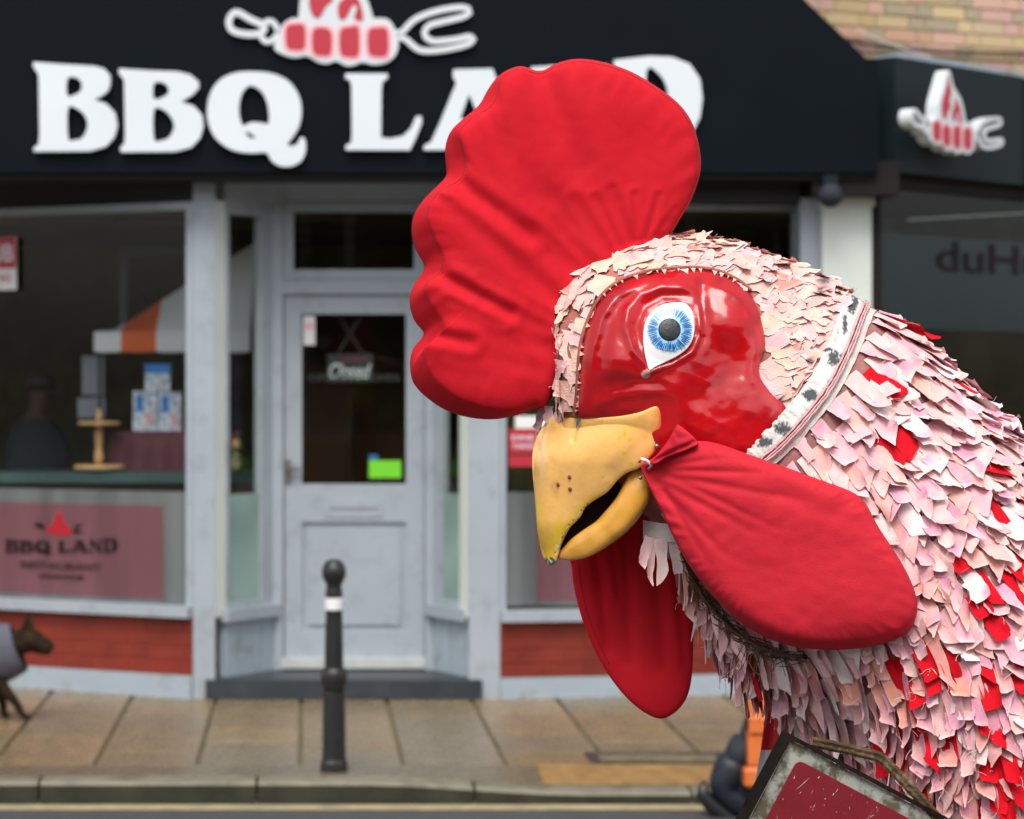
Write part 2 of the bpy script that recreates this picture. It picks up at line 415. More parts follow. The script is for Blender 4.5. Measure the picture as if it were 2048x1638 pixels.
rowsets = [(10.42, 10.95, 11.55, 12.0, 12.62, 13.3), (10.42, 11.1, 11.5, 12.15, 12.72, 13.3), (10.42, 10.8, 11.35, 12.1, 12.55, 13.3), (10.42, 11.3, 11.9, 12.45, 13.3)]
for i in range(-7, 13):
    x0 = i * cw - .02; rs = rowsets[(i * 3 + 8) % 4]
    for a, b in zip(rs, rs[1:]):
        if .4 + .0 < -1: continue
        g = .02
        piece('slab', random.choice(SLABM), pave, (x0 + cw / 2, (a + b) / 2, -.05), (cw - g, b - a - .035, .05 + random.uniform(-.0015, .0015)), random.uniform(-.004, .004))
# inspection cover
ic = MB(); X = lambda px, y: (px - CX) * y / F
for (a, b, c, d) in ((1.24, 1.86, 10.46, 10.50), (1.24, 1.86, 10.72, 10.76), (1.24, 1.29, 10.50, 10.72), (1.81, 1.86, 10.50, 10.72)): ic.box(a, b, c, d, -.01, .006)
icr = ic.build('inspection_cover', M['iron'], label='iron framed inspection cover set in the paving near the kerb', cat='manhole cover')
MB().box(1.29, 1.81, 10.50, 10.72, -.01, .003).build('cover_plate', M['joint'], icr)
# road line
MB().box(-60, 60, 9.845, 9.945, -.092, -.086).build('painted_line', M['line'], bpy.data.objects['road'])

# ------------------------------------------------------------------ shop building
bld = thing('shop_building', (0, 12.6, 0), 'restaurant shopfront with blue-grey painted frames, recessed door and red brick stall risers', 'building')
def Z(py, D=12.6): return H - (py - HY) * D / F
# posts
mb = FP.pbox(386, 345, 430, 1398, -.12, 0); 
# chamfered cheek of the left post
lp = mb.build('post', M['grey_paint'], bld)
q = MB(); zb, zt = Z(1235), Z(400)
q.hexa([W(430.5, 1, 12.6).xy.to_3d() + Vector((0, 0, zb)), Vector((X(454, 12.7), 12.7, zb)), Vector((X(440, 12.75), 12.75, zb)), Vector((X(428, 12.7), 12.7, zb)),
        W(430.5, 1, 12.6).xy.to_3d() + Vector((0, 0, zt)), Vector((X(454, 12.7), 12.7, zt)), Vector((X(440, 12.75), 12.75, zt)), Vector((X(428, 12.7), 12.7, zt))])
q.build('post_cheek', M['cream_paint'], bld)
FP.pbox(938, 345, 1000, 1405, -.12, 0).build('post', M['grey_paint'], bld)
q = MB(); q.hexa([Vector((X(937.5, 12.6), 12.6, zb)), Vector((X(937.5, 12.72), 12.72, zb)), Vector((X(918, 12.76), 12.76, zb)), Vector((X(925, 12.68), 12.68, zb)),
        Vector((X(937.5, 12.6), 12.6, zt)), Vector((X(937.5, 12.72), 12.72, zt)), Vector((X(918, 12.76), 12.76, zt)), Vector((X(925, 12.68), 12.68, zt))])
q.build('post_cheek', M['cream_paint'], bld)
FP.pbox(1601, 395, 1640, 1398, -.1, -.03).build('post', M['grey_paint'], bld)
FP.pbox(1645, 405, 1757, 1420, -.25, .02).build('pillar', M['cream_paint'], bld)
FP.pbox(1641, 395, 1760, 412, -.25, .035).build('pillar_cap', M['cream_paint'], bld)
MB().box(X(1610, 12.6), X(1780, 12.6), 12.4, 12.85, Z(395), Z(330)).build('lintel', M['darkwood'], bld)
# alarm / lamp under the fascia
al = thing('security_camera', W(1661, 400, 12.4), 'round black dome security camera under the black fascia beside the cream pillar', 'security camera')
FS.pbox(1647, 350, 1676, 368, -.06, .0).build('housing', M['corner_fascia'], al)
q = MB(); c = W(1661, 391, 12.36); prof = [(.001 + .062 * math.sin(a), -.062 * math.cos(a)) for a in [math.pi * k / 12 for k in range(13)]]
q.lathe(c, prof, 20); q.build('dome', M['navy'], al, smooth=True)

def frame_window(pl, px0, py0, px1, py1, t, parent, n=.0, ref=None, mat_='grey_paint', name='window', depth=.06, splits=()):
    """frame with four bars in photo pixels; returns frame object"""
    ref = px1 if ref is None else ref
    s0, s1 = pl.s(px0), pl.s(px1); zb, zt = pl.z(ref, py1), pl.z(ref, py0)
    mb = MB(); tt = t
    pl.box(mb, s0, s1, zt - tt, zt, n - depth, n); pl.box(mb, s0, s1, zb, zb + tt, n - depth, n)
    pl.box(mb, s0, s0 + tt, zb + tt, zt - tt, n - depth, n); pl.box(mb, s1 - tt, s1, zb + tt, zt - tt, n - depth, n)
    f = mb.build(name, M[mat_], parent)
    g = MB(); pl.box(g, s0 + tt - .004, s1 - tt + .004, zb + tt - .004, zt - tt + .004, n - .034, n - .028); g.build('pane', M['glass'], f)
    return f, (s0, s1, zb, zt)
def cprism(loops, pl, n0, th, name, m, parent):
    """filled outline given in photo pixels on plane pl, standing th proud of n0"""
    lo = [[(pl.s(x, n0 + th), pl.z(x, y, n0 + th)) for x, y in lp] for lp in loops]
    v, f = crv(lo, th / 2)
    return add(name, [pl.P(a, b, n0 + th / 2 + c) for a, b, c in v], f, m, parent)
def ptext(body, pl, px, py, hpx, n, m, parent, name='lettering', wpx=None, ext=.0008, shear=0, flip=False):
    """text with cap height hpx whose baseline starts at px, py"""
    D = pl.D + pl.s(px, n) * pl.t; sz = hpx * D / F / .72
    v, f = text(body, sz, ext, shear)
    w = max(a[0] for a in v) - min(a[0] for a in v); k = 1
    if wpx: k = (pl.s(px + wpx, n) - pl.s(px, n)) / w
    s0, z0 = pl.s(px, n), pl.z(px, py, n); x0 = min(a[0] for a in v)
    return add(name, [pl.P(s0 + (a - x0) * k, z0 + b, n + c) for a, b, c in v], f, m, parent)

# left bay window on the receding wing
wl, (s0, s1, zb, zt) = frame_window(LP, -420, 403, 385, 1232, .04, bld, 0)
wl['label'] = 'large bay window left of the door with pink lettered frosted film'
g = MB(); LP.box(g, LP.s(-420) + .04, -.04, LP.z(385, 1213), LP.z(385, 985), -.026, -.022); g.build('frosted_film', M['frost'], wl)
g = MB(); LP.box(g, LP.s(-420) + .3, LP.s(323), LP.z(330, 1200), LP.z(330, 1012), -.0205, -.0195); g.build('pink_print', M['film_pink'], wl)
for (tx, x, y, hp, wp) in (('RESTAURANT', 42, 1136, 14, 160), ('STEAKHOUSE', 78, 1156, 9, 90)):
    ptext(tx, LP, x, y, hp, -.0165, M['film_black'], wl, wpx=wp)
cprism([rnd([(92, 1052), (100, 1055), (108, 1040), (114, 1028), (120, 1025), (126, 1035), (131, 1050), (142, 1058), (138, 1070), (112, 1070), (96, 1064)])], LP, -.0175, .001, 'printed_flame', M['film_red'], wl)
cprism([[(66, 1048), (78, 1044), (92, 1054), (90, 1058), (74, 1056)]], LP, -.0175, .001, 'printed_fork', M['film_black'], wl)
cprism([[(142, 1062), (150, 1058), (150, 1050), (168, 1046), (168, 1049), (155, 1054), (156, 1060), (166, 1063), (164, 1066), (150, 1067)]], LP, -.0175, .001, 'printed_fork', M['film_black'], wl)
# sill, brick riser, plinth (left wing)
def rises(pl, sa, sb, ztop, zmid, name):
    g = MB(); pl.box(g, sa, sb, ztop, ztop + .058, -.12, .05); g.build('sill', M['grey_paint'], bld)
    g = MB(); pl.box(g, sa, sb, 0, zmid, -.15, .012); g.build('plinth', M['plinth'], bld)
    g = MB(); pl.box(g, sa, sb, zmid, ztop, -.15, -.003); rz = g.build('stall_riser', M['redbrick'], bld)
    hh = (ztop - zmid) / 4; L_ = .225; off = 0
    for r in range(4):
        x = sa - (L_ / 2 if r % 2 else 0)
        while x < sb - .01:
            a, b = max(sa, x) + .002, min(sb, x + L_) - .002
            if b - a > .02:
                q = MB(); z0_, z1_ = zmid + r * hh + .002, zmid + (r + 1) * hh - .002; e = .003; nn = .0 + random.uniform(-.001, .001)
                A = [pl.P(a, z0_, -.012), pl.P(b, z0_, -.012), pl.P(b, z1_, -.012), pl.P(a, z1_, -.012)]
                B = [pl.P(a + e, z0_ + e, nn), pl.P(b - e, z0_ + e, nn), pl.P(b - e, z1_ - e, nn), pl.P(a + e, z1_ - e, nn)]
                q.v = A + B; q.f = [(4, 5, 6, 7), (0, 1, 5, 4), (1, 2, 6, 5), (2, 3, 7, 6), (3, 0, 4, 7)]
                q.build('brick', M['redbrick'], rz)
            x += L_
zs = LP.z(385, 1235); rises(LP, LP.s(-300), -.002, zs, LP.z(385, 1352), 'l')
rises(RP, .002, RP.s(1640), RP.z(1002, 1243), RP.z(1002, 1356), 'r')
# header box over the left window (mesh shutter box)
g = MB(); LP.box(g, LP.s(-420), -.0, LP.z(385, 403) + .002, LP.z(385, 345), -.1, -.02); g.build('shutter_box', M['shutter'], bld)
FP.pbox(1000, 345, 1601, 405, -.1, -.02).build('shutter_box', M['shutter'], bld)
# right bay window
wr, _ = frame_window(RP, 1001, 405, 1600, 1232, .03, bld, 0, ref=1001)
wr['label'] = 'large window right of the door, mostly behind the rooster'
g = MB(); RP.box(g, .03, RP.s(1595), RP.z(1002, 1213), RP.z(1002, 985), -.026, -.022); g.build('frosted_film', M['frost'], wr)
g = MB(); RP.box(g, RP.s(1075), RP.s(1500), RP.z(1002, 1205), RP.z(1002, 1010), -.0205, -.0195); g.build('pink_print', M['film_pink'], wr)
# recess: ceiling, step, side lights, door
MB().box(X(380, 12.6), X(1005, 12.6), 12.62, 13.3, Z(352), Z(340)).build('recess_ceiling', M['grey_paint'], bld)
MB().box(X(430, 12.8), X(938, 12.6), 12.95, 13.05, Z(402, 13.0), Z(352)).build('door_head', M['grey_paint'], bld)
stp = MB(); sc_ = [(X(411, 12.58), 12.575), (X(964, 12.58), 12.575), (X(920, 12.8), 12.9), (X(870, 13.1), 13.2), (X(540, 13.1), 13.2), (X(440, 12.8), 12.9)]
n = len(sc_); stp.v = [Vector((a, b, 0.0)) for a, b in sc_] + [Vector((a, b, .103)) for a, b in sc_]
stp.f = [tuple(range(n))[::-1], tuple(range(n, 2 * n))] + [(k, (k + 1) % n, n + (k + 1) % n, n + k) for k in range(n)]
stp.build('doorstep', M['step'], bld)
for pl, a, b, nm in ((SLP, 0, SLP.len, 'l'), (SRP, 0, SRP.len, 'r')):
    D = 12.85
    zt_, zb_ = Z(420, 12.85), Z(1212, 12.85)
    g = MB(); w_ = pl.len; fr = .055; inn = .09
    fl, fr_ = (.03, .10) if nm == 'l' else (.08, .03)
    pl.box(g, 0, fl, zb_, zt_, -.05, 0); pl.box(g, w_ - fr_, w_, zb_, zt_, -.05, 0)
    pl.box(g, fl, w_ - fr_, zt_ - .03, zt_, -.05, 0); pl.box(g, fl, w_ - fr_, zb_, zb_ + .03, -.05, 0)
    sf = g.build('side_light', M['grey_paint'], bld)
    g = MB(); pl.box(g, fl, w_ - fr_, zb_ + .03, zt_ - .03, -.03, -.024); g.build('pane', M['glass'], sf)
    g = MB(); pl.box(g, fl + .002, w_ - fr_ - .002, zb_ + .03, Z(988, 12.8), -.022, -.018); g.build('frosted_film', M['frost_green'], sf)
    g = MB(); pl.box(g, 0, w_, zt_ + .001, Z(352), -.05, -.003); g.build('head_board', M['grey_paint'], bld)
    zsl = Z(1242, 12.7)
    g = MB(); pl.box(g, -.03, w_ + .02, zsl, zb_ - .001, -.05, .04); g.build('sill', M['grey_paint'], bld)
    for k in range(4):
        g = MB(); pl.box(g, w_ * k / 4 + .003, w_ * (k + 1) / 4 - .002, .104, zsl - .001, -.04, 0); g.build('riser_board', M['plinth'], bld)
    g = MB(); pl.box(g, 0, w_, .104, zsl - .001, -.05, -.042); g.build('riser_backing', M['grey_paint'], bld)
# door frame
g = MB(); DP.pbox(546, 385, 566, 1340, -.08, 0, mb=g); DP.pbox(850, 385, 868, 1340, -.08, 0, mb=g); DP.pbox(566, 385, 850, 402, -.08, 0, mb=g); DP.pbox(566, 560, 850, 588, -.08, -.002, mb=g)
dfm = g.build('door_frame', M['grey_paint'], bld)
tw, _ = frame_window(DP, 567, 403, 849, 559, .055, bld, -.015, name='transom_window')
# door leaf
g = MB(); n1 = -.03
DP.pbox(568, 590, 604, 1318, -.075, n1, mb=g); DP.pbox(812, 590, 848, 1318, -.075, n1, mb=g)
for (a, b) in ((590, 628), (968, 1044), (1262, 1318)): DP.pbox(604, a, 812, b, -.075, n1, mb=g)
DP.pbox(604, 1044, 812, 1262, -.07, n1 - .018, mb=g)
dr = g.build('door', M['grey_paint'], bld)
g = MB(); DP.pbox(616, 1058, 800, 1250, -.055, n1 - .006, mb=g); g.build('raised_panel', M['grey_paint'], dr)
g = MB(); DP.pbox(604, 628, 812, 968, -.055, -.05, mb=g); g.build('pane', M['glass'], dr)
g = MB(); DP.pbox(648, 994, 766, 1034, n1, n1 + .006, mb=g); DP.pbox(660, 1000, 754, 1016, n1 + .006, n1 + .014, mb=g); g.build('letterbox', M['grey_paint'], dr)
g = MB(); DP.pbox(571, 920, 582, 966, n1, n1 + .012, mb=g); DP.pbox(572, 934, 600, 942, n1 + .03, n1 + .045, mb=g); DP.pbox(573, 934, 580, 942, n1 + .012, n1 + .03, mb=g); g.build('handle', M['metal'], dr)
g = MB(); DP.pbox(607, 632, 630, 690, -.048, -.046, mb=g); g.build('sticker', M['white'], dr)
g = MB(); DP.pbox(609, 645, 628, 660, -.0455, -.045, mb=g); g.build('sticker_band', M['logo_pink'], dr)
M['green'] = mat('green_sticker', (.16, .62, .02), .5, .05, 6); M['blue'] = mat('blue_print', (.02, .14, .30), .5, .1, 6)
g = MB(); DP.pbox(738, 921, 802, 956, -.048, -.045, mb=g); g.build('green_sticker', M['green'], dr)
g = MB(); DP.pbox(738, 910, 756, 920, -.048, -.045, mb=g); g.build('blue_sticker', M['blue'], dr)
M['dim_letter'] = film('etched_letter', (.06, .07, .07), .7)
ptext('OPENING TIMES', DP, 617, 762, 14, -.047, M['dim_letter'], dr, wpx=182)
g = MB(); DP.pbox(562, 1318, 850, 1337, -.1, .012, mb=g); g.build('threshold', M['threshold'], bld)
# hanging sign inside the door
hs = thing('hanging_sign', W(700, 760, 13.09), 'small sign with white script hung on crossed ribbons behind the door glass', 'sign')
HP = Plane(0, 13.1, 0); HP.X0 = 0
g = MB(); HP.pbox(655, 708, 746, 764, -.006, 0, mb=g); g.build('board', M['dim_letter'], hs)
g = MB(); HP.pbox(682, 712, 736, 722, 0, .002, mb=g); g.build('dark_strip', M['plum'], hs)
ptext('Closed', HP, 658, 756, 30, .003, M['letter'], hs, wpx=84, shear=.3)
g = MB(); g.tube([W(678, 630, 13.1), W(700, 668, 13.1), W(726, 708, 13.1)], .006, 6); g.tube([W(722, 630, 13.095), W(700, 668, 13.09), W(676, 708, 13.095)], .006, 6); g.build('ribbon', M['dim_letter'], hs)
# stickers in the windows
cs = thing('window_sign', LP.P(LP.s(0), LP.z(0, 580), -.02), 'red and white window sign with cropped lettering, at the left edge of the shopfront', 'sign')
g = MB(); LP.box(g, LP.s(-70), LP.s(34), LP.z(20, 580), LP.z(20, 474), .002, .006); g.build('panel', M['white'], cs)
g = MB(); LP.box(g, LP.s(-70), LP.s(33), LP.z(20, 537), LP.z(20, 474), .006, .009); g.build('red_panel', M['logo_red'], cs)
ptext('CLUB', LP, -58, 524, 34, .010, M['letter'], cs, wpx=84)
ptext('DRIVING', LP, -58, 564, 14, .0075, M['logo_red'], cs, wpx=79)
rs_ = thing('window_poster', RP.P(RP.s(1050), RP.z(1050, 935), -.02), 'red poster with white lines of print in the window behind the beak', 'poster')
g = MB(); RP.box(g, RP.s(1017), RP.s(1110), RP.z(1010, 933), RP.z(1010, 858), .002, .006); g.build('panel', M['logo_red'], rs_)
g = MB(); RP.box(g, RP.s(1030), RP.s(1110), RP.z(1010, 857), RP.z(1010, 832), .002, .006); g.build('white_panel', M['white'], rs_)
ptext('DINE IN', RP, 1024, 880, 10, .007, M['letter'], rs_, wpx=70); ptext('TAKEAWAY', RP, 1024, 897, 10, .007, M['letter'], rs_, wpx=80)
RP_b = MB(); RP.box(RP_b, RP.s(1017), RP.s(1110), RP.z(1010, 911), RP.z(1010, 905), .006, .008); RP_b.build('dark_rule', M['redbrick'], rs_)

# interior shell
g = MB(); g.box(-3.4, 3.1, 17.2, 17.3, -.1, 3.4); g.build('interior_wall', M['inside'], bld)
g = MB(); g.box(-3.4, -3.3, 13.9, 17.2, -.1, 3.4); g.build('interior_wall', M['inside'], bld)
g = MB(); g.box(3.0, 3.1, 13.3, 17.2, -.1, 3.4); g.build('interior_wall', M['inside'], bld)
g = MB(); g.box(-3.4, 3.1, 13.35, 17.2, 2.62, 2.72); g.build('interior_ceiling', M['inside'], bld)
g = MB(); g.box(-3.4, 3.1, 13.25, 17.2, -.1, .08); g.build('interior_floor', M['inside_brown'], bld)
g = MB(); g.box(-6, 2.56, 12.75, 17.4, 2.9, 6.6); g.build('upper_storey', M['inside'], bld)
g = MB(); g.box(-.02, .28, 14.6, 14.7, .1, 1.75); g.box(.30, .9, 14.8, 14.9, .1, 1.35); g.build('interior_panel', M['inside_brown'], bld)
# fascia header behind the sign
# ------------------------------------------------------------------ fascia sign
sg = thing('fascia_sign', W(800, 345, 12.4), 'long black shop sign with raised white BBQ LAND letters and a kebab fork emblem', 'shop sign')
v, f = crv([[(FS.s(a), FS.z(a, b)) for a, b in ((-450, -150), (1495, -150), (1610, 0), (1733, 117), (1757, 117), (1757, 346), (-450, 346))]], .1)
add('board', [FS.P(a, b, c - .1) for a, b, c in v], f, M['fascia'], sg)
q = MB(); FS.box(q, FS.s(-450), FS.s(1745), Z(366), Z(346, 12.35) - .002, -.25, -.03); q.build('soffit', M['darkwood'], sg)
SP = Plane(0, 12.345, 0); SP.X0 = 0
letters = {
 'B': [[(67, 124), (120, 128), (190, 132), (208, 137), (220, 150), (221, 166), (216, 182), (203, 192), (188, 199), (212, 207), (230, 225), (235, 250), (229, 274), (212, 293), (180, 302), (68, 303), (67, 296), (77, 288), (79, 270), (77, 150), (66, 132)],
       rnd([(135, 157), (152, 155), (163, 166), (160, 183), (135, 192)], 3), rnd([(136, 216), (155, 218), (170, 232), (175, 252), (165, 275), (148, 280), (136, 276)], 3)],
 'B2': [[(238, 137), (300, 141), (355, 143), (380, 149), (397, 163), (398, 175), (385, 190), (362, 203), (388, 212), (404, 230), (407, 252), (400, 276), (382, 295), (350, 303), (242, 304), (240, 296), (249, 286), (250, 268), (248, 160), (237, 145)],
        rnd([(308, 167), (325, 165), (337, 176), (333, 190), (308, 198)], 3), rnd([(308, 219), (328, 220), (343, 236), (348, 255), (338, 275), (322, 281), (308, 278)], 3)],
 'Q': [rnd([(414, 222), (420, 188), (438, 161), (468, 146), (505, 143), (545, 147), (578, 163), (598, 192), (603, 222), (598, 252), (584, 276), (575, 288), (584, 292), (596, 286), (601, 275), (610, 279), (611, 302), (602, 322), (583, 332), (560, 332), (542, 320), (532, 305), (500, 306), (462, 299), (432, 277), (418, 250)], 3),
       rnd([(503, 171), (524, 184), (536, 212), (537, 246), (520, 245), (500, 245), (486, 251), (478, 226), (481, 195), (490, 178)], 3), [(488, 263), (500, 265), (513, 277), (500, 276)]],
 'L': [[(691, 147), (775, 147), (776, 155), (765, 164), (763, 180), (762, 275), (780, 277), (806, 272), (822, 256), (832, 233), (843, 232), (844, 245), (832, 275), (820, 300), (692, 300), (691, 291), (702, 286), (704, 270), (703, 170), (699, 160), (690, 156)]],
 'A': [[(848, 300), (848, 291), (862, 284), (880, 245), (913, 165), (906, 153), (907, 139), (985, 137), (990, 150), (1040, 275), (1054, 288), (1055, 298), (968, 299), (968, 291), (980, 283), (972, 260), (912, 261), (906, 280), (918, 291), (918, 299)], [(920, 238), (938, 188), (960, 238)]],
 'N': [[(1062, 134), (1110, 131), (1180, 225), (1180, 150), (1170, 142), (1170, 132), (1215, 129), (1215, 140), (1206, 150), (1207, 298), (1180, 298), (1095, 180), (1096, 275), (1108, 287), (1108, 297), (1060, 298), (1060, 288), (1072, 276), (1071, 150), (1062, 143)]],
 'D': [[(1228, 120), (1300, 112), (1345, 114), (1380, 128), (1400, 158), (1405, 195), (1400, 235), (1382, 270), (1350, 290), (1300, 298), (1230, 298), (1230, 288), (1242, 275), (1241, 145), (1229, 132)], rnd([(1293, 142), (1318, 148), (1334, 175), (1336, 215), (1328, 250), (1310, 270), (1293, 272)], 3)],
}
for k_, loops in letters.items():
    cprism(loops, SP, .014, .028, 'letter', M['letter'], sg)
def blob(cx, cy, w, h, sk=0): return rnd([(cx - w * .42, cy - h * .42), (cx, cy - h * .5), (cx + w * .42, cy - h * .45 + sk), (cx + w * .5, cy), (cx + w * .42, cy + h * .45), (cx, cy + h * .5), (cx - w * .4, cy + h * .42), (cx - w * .5, cy)], 4)
def ribbon(pts, w, closed=False):
    """outline polygon of a stroke"""
    P = resample([Vector(p) for p in (rnd(pts, 6) if closed else [tuple(q) for q in openspline(pts, 40)])], 60, closed); n = len(P); Lf, Rt = [], []
    for i in range(n):
        a, b = (P[(i - 1) % n], P[(i + 1) % n]) if closed else (P[max(0, i - 1)], P[min(n - 1, i + 1)])
        t = (b - a).normalized(); nn = Vector((-t.y, t.x)) * w / 2; Lf.append(tuple(P[i] + nn)); Rt.append(tuple(P[i] - nn))
    return (Lf, Rt) if closed else Lf + Rt[::-1]
def emblem(pl, T, parent, base, th):
    """kebab-on-a-fork emblem; T maps emblem pixels to photo pixels"""
    mp = lambda lp: [T(*p) for p in lp]
    body = [(548, 95), (556, 70), (566, 48), (585, 36), (597, 34), (600, 0), (612, -30), (628, -60), (640, -85), (655, -105), (668, -88), (680, -62), (700, -45), (720, -28), (735, 0), (745, 30), (748, 36), (775, 38), (790, 58), (797, 84), (792, 108), (775, 124), (748, 129), (725, 124), (708, 130), (692, 131), (672, 122), (655, 127), (636, 124), (614, 112), (588, 115), (562, 107)]
    cprism([mp(rnd(body, 3))], pl, base, th, 'emblem_body', M['logo_white'], parent)
    for i, (cx, cy, w, h, sk) in enumerate(((591, 74, 40, 52, 0), (644, 83, 40, 56, 4), (699, 84, 40, 60, -4), (756, 84, 42, 58, 0))):
        cprism([mp(blob(cx, cy, w + 12, h + 12, sk))], pl, base + th, .002, 'pink_edge', M['logo_pink'], parent)
        cprism([mp(blob(cx, cy, w, h, sk))], pl, base + th + .002, .002, 'meat_cube', M['logo_red'], parent)
    for fl in ([(628, 34), (618, 10), (622, -15), (636, -40), (650, -72), (655, -90), (662, -65), (668, -40), (660, -20), (666, 0), (655, 10), (648, 20), (640, 34)],
               [(678, 36), (676, 10), (688, -5), (690, -25), (706, -15), (720, 5), (726, 30), (724, 42), (708, 36), (714, 15), (706, 10), (698, 25), (690, 38)]):
        cprism([mp(rnd(fl, 3))], pl, base + th, .003, 'flame', M['logo_red'], parent)
    a, b = ribbon([(458, 40), (472, 24), (500, 38), (528, 52), (520, 66), (492, 68), (464, 60)], 13, True)
    cprism([mp(a), mp(b)], pl, base, th, 'fork_handle', M['logo_white'], parent)
    cprism([mp(ribbon([(520, 52), (536, 42), (548, 46), (556, 60)], 11))], pl, base + .0004, th, 'fork_ferrule', M['logo_white'], parent)
    cprism([mp(ribbon([(518, 66), (530, 82), (545, 80), (556, 66)], 11))], pl, base + .0008, th, 'fork_ferrule', M['logo_white'], parent)
    cprism([mp(ribbon([(790, 66), (806, 64), (818, 48), (838, 34), (880, 20), (930, 14), (941, 24), (930, 32), (890, 42), (858, 50), (848, 62), (856, 80), (880, 82), (925, 76), (945, 70), (945, 84), (905, 96), (850, 102), (826, 92), (810, 76), (790, 73)], 12))], pl, base + .0012, th, 'fork_tines', M['logo_white'], parent)
for k_, loops in letters.items():   # the same lettering printed small on the frosted film
    cprism([[(10 + (x - 66) * .1686, 1078 + (y - 124) * .160) for x, y in lp] for lp in loops], LP, -.0175, .001, 'printed_letter', M['film_black'], wl)
emblem(SP, lambda x, y: (x, y), sg, .008, .022)

# corner fascia and projecting emblem
cf = thing('corner_fascia', CP.P(.3, Z(345), 0), 'plain dark grey fascia turning the corner to the right, below the yellow bricks', 'shop sign')
z0, z1 = CP.z(1760, 346), CP.z(1760, 117)
s2 = CP.s(2012)
g = MB(); CP.box(g, .0, s2, z0, z1, -.1, .1); g.build('board', M['corner_fascia'], cf)
g = MB(); CP.box(g, s2 + .003, s2 + 1.6, z0, z1, -.1, .09); g.build('board', M['fascia'], cf)
g = MB(); CP.box(g, .1, 2.6, z1 + .001, z1 + .03, -.1, .08); g.build('lead_flashing', M['plinth'], cf)
eb = thing('projecting_emblem', CP.P(CP.s(1900), Z(300), .3), 'white boxed kebab fork emblem with red flame standing off the dark corner fascia', 'sign')
EP = Plane(1817, 12.35, 43)
def TE(x, y):
    u = (x - 450) / 502; return (lerp(1822, 2008, u), 268 + (y - 75) * .70 + (u - .5) * 26)
emblem(EP, TE, eb, 0, .075)
g = MB(); EP.box(g, EP.s(1880), EP.s(1930), Z(280), Z(262), -.4, 0); g.build('bracket', M['black'], eb)
# corner window with lettering
cwf = MB(); za, zb_ = .12, CP.z(1760, 372)
sE = 2.6
CP.box(cwf, .0, sE, zb_, z0 - .002, -.1, .0); CP.box(cwf, .0, .03, .02, zb_, -.1, .0); CP.box(cwf, 0, sE, .02, .4, -.1, 0)
cwo = cwf.build('corner_window', M['darkwood'], bld)
g = MB(); CP.box(g, .03, sE, .4, zb_, -.05, -.044); g.build('pane', M['glass'], cwo)
M['etch'] = film('etched_band', (.020, .032, .040), .92)
g = MB(); CP.box(g, .031, sE, CP.z(1760, 655), CP.z(1760, 462), -.056, -.052); g.build('etched_band', M['etch'], cwo)
ptext('duHub', CP, 1873, 540, 62, -.042, M['film_black'], cwo, wpx=262)
g = MB(); CP.box(g, -.5, 3.5, 0, 3.2, -2.2, -2.1); g.build('interior_wall', M['inside'], bld)
g = MB(); CP.box(g, -.3, 3.5, 2.76, 2.84, -2.1, -.101); g.build('interior_ceiling', M['darkwood'], bld)
g = MB(); CP.box(g, 3.4, 3.5, 0, 2.75, -2.1, -.101); g.build('interior_wall', M['inside'], bld)
g = MB(); CP.box(g, 0, 3.39, 0, .06, -2.1, -.101); g.build('interior_floor', M['inside_brown'], bld)
# ------------------------------------------------------------------ yellow brick wall above
bw = thing('brick_wall', BP.P(.8, 2.9, -.1), 'pale yellow and pink stock brick upper wall above the dark corner fascia', 'wall')
g = MB(); BP.box(g, -1.2, 5.5, 2.9, 7, -.3, -.008); g.build('mortar_wall', M['mortar'], bw)
random.seed(5)
cols = [(.46, .32, .15), (.50, .36, .19), (.50, .28, .18), (.55, .33, .24), (.38, .29, .15), (.54, .40, .2), (.52, .30, .25), (.34, .27, .17), (.48, .36, .22)]
BM = {}
def brick_mesh(c):
    if c not in BM: BM[c] = piece_mesh(M['stock'], 'brick', tuple(min(.85, v * 1.15 + .04) for v in c))
    return BM[c]
ang = math.atan2(BP.t, BP.c); row = 0; z = 3.02 + .0
while z < 3.95:
    x = -.1 - (.17 if row % 2 else 0); k = row
    while x < 3.6:
        L_ = .215 if k % 2 == 0 else .1025
        c = random.choice(cols)
        if row == 3 and abs(x - 1.02) < .09 : c = (.80, .74, .62)
        # unit slab mesh lies on its back: rotate so its top faces the street
        o = bpy.data.objects.new('brick', brick_mesh(c)); COL.objects.link(o); o.parent = bw
        o.location = BP.P(x + L_ / 2, z + .0325, -.012) - ORG[bw.name]; o.scale = (L_, .065, .012 + random.uniform(0, .004)); o.rotation_euler = (math.radians(90), 0, ang)
        x += L_ + .01; k += 1
    z += .075; row += 1
cb = thing('cable', BP.P(1, 3.1, .05), 'thin dark cable sagging across the yellow brickwork above the corner fascia', 'cable')
g = MB(); g.tube([BP.P(BP.s(px), BP.z(px, py), .03) for px, py in ((1560, 60), (1690, 84), (1780, 96), (1880, 104), (2048, 110), (2150, 116))], .011, 6); g.build('thick_cable', M['black'], cb)
g = MB(); g.tube([BP.P(BP.s(px), BP.z(px, py), .06) for px, py in ((1700, 62), (1760, 88), (1860, 122), (1940, 142), (2010, 150), (2120, 158))], .004, 5); g.build('thin_cable', M['white'], cb)

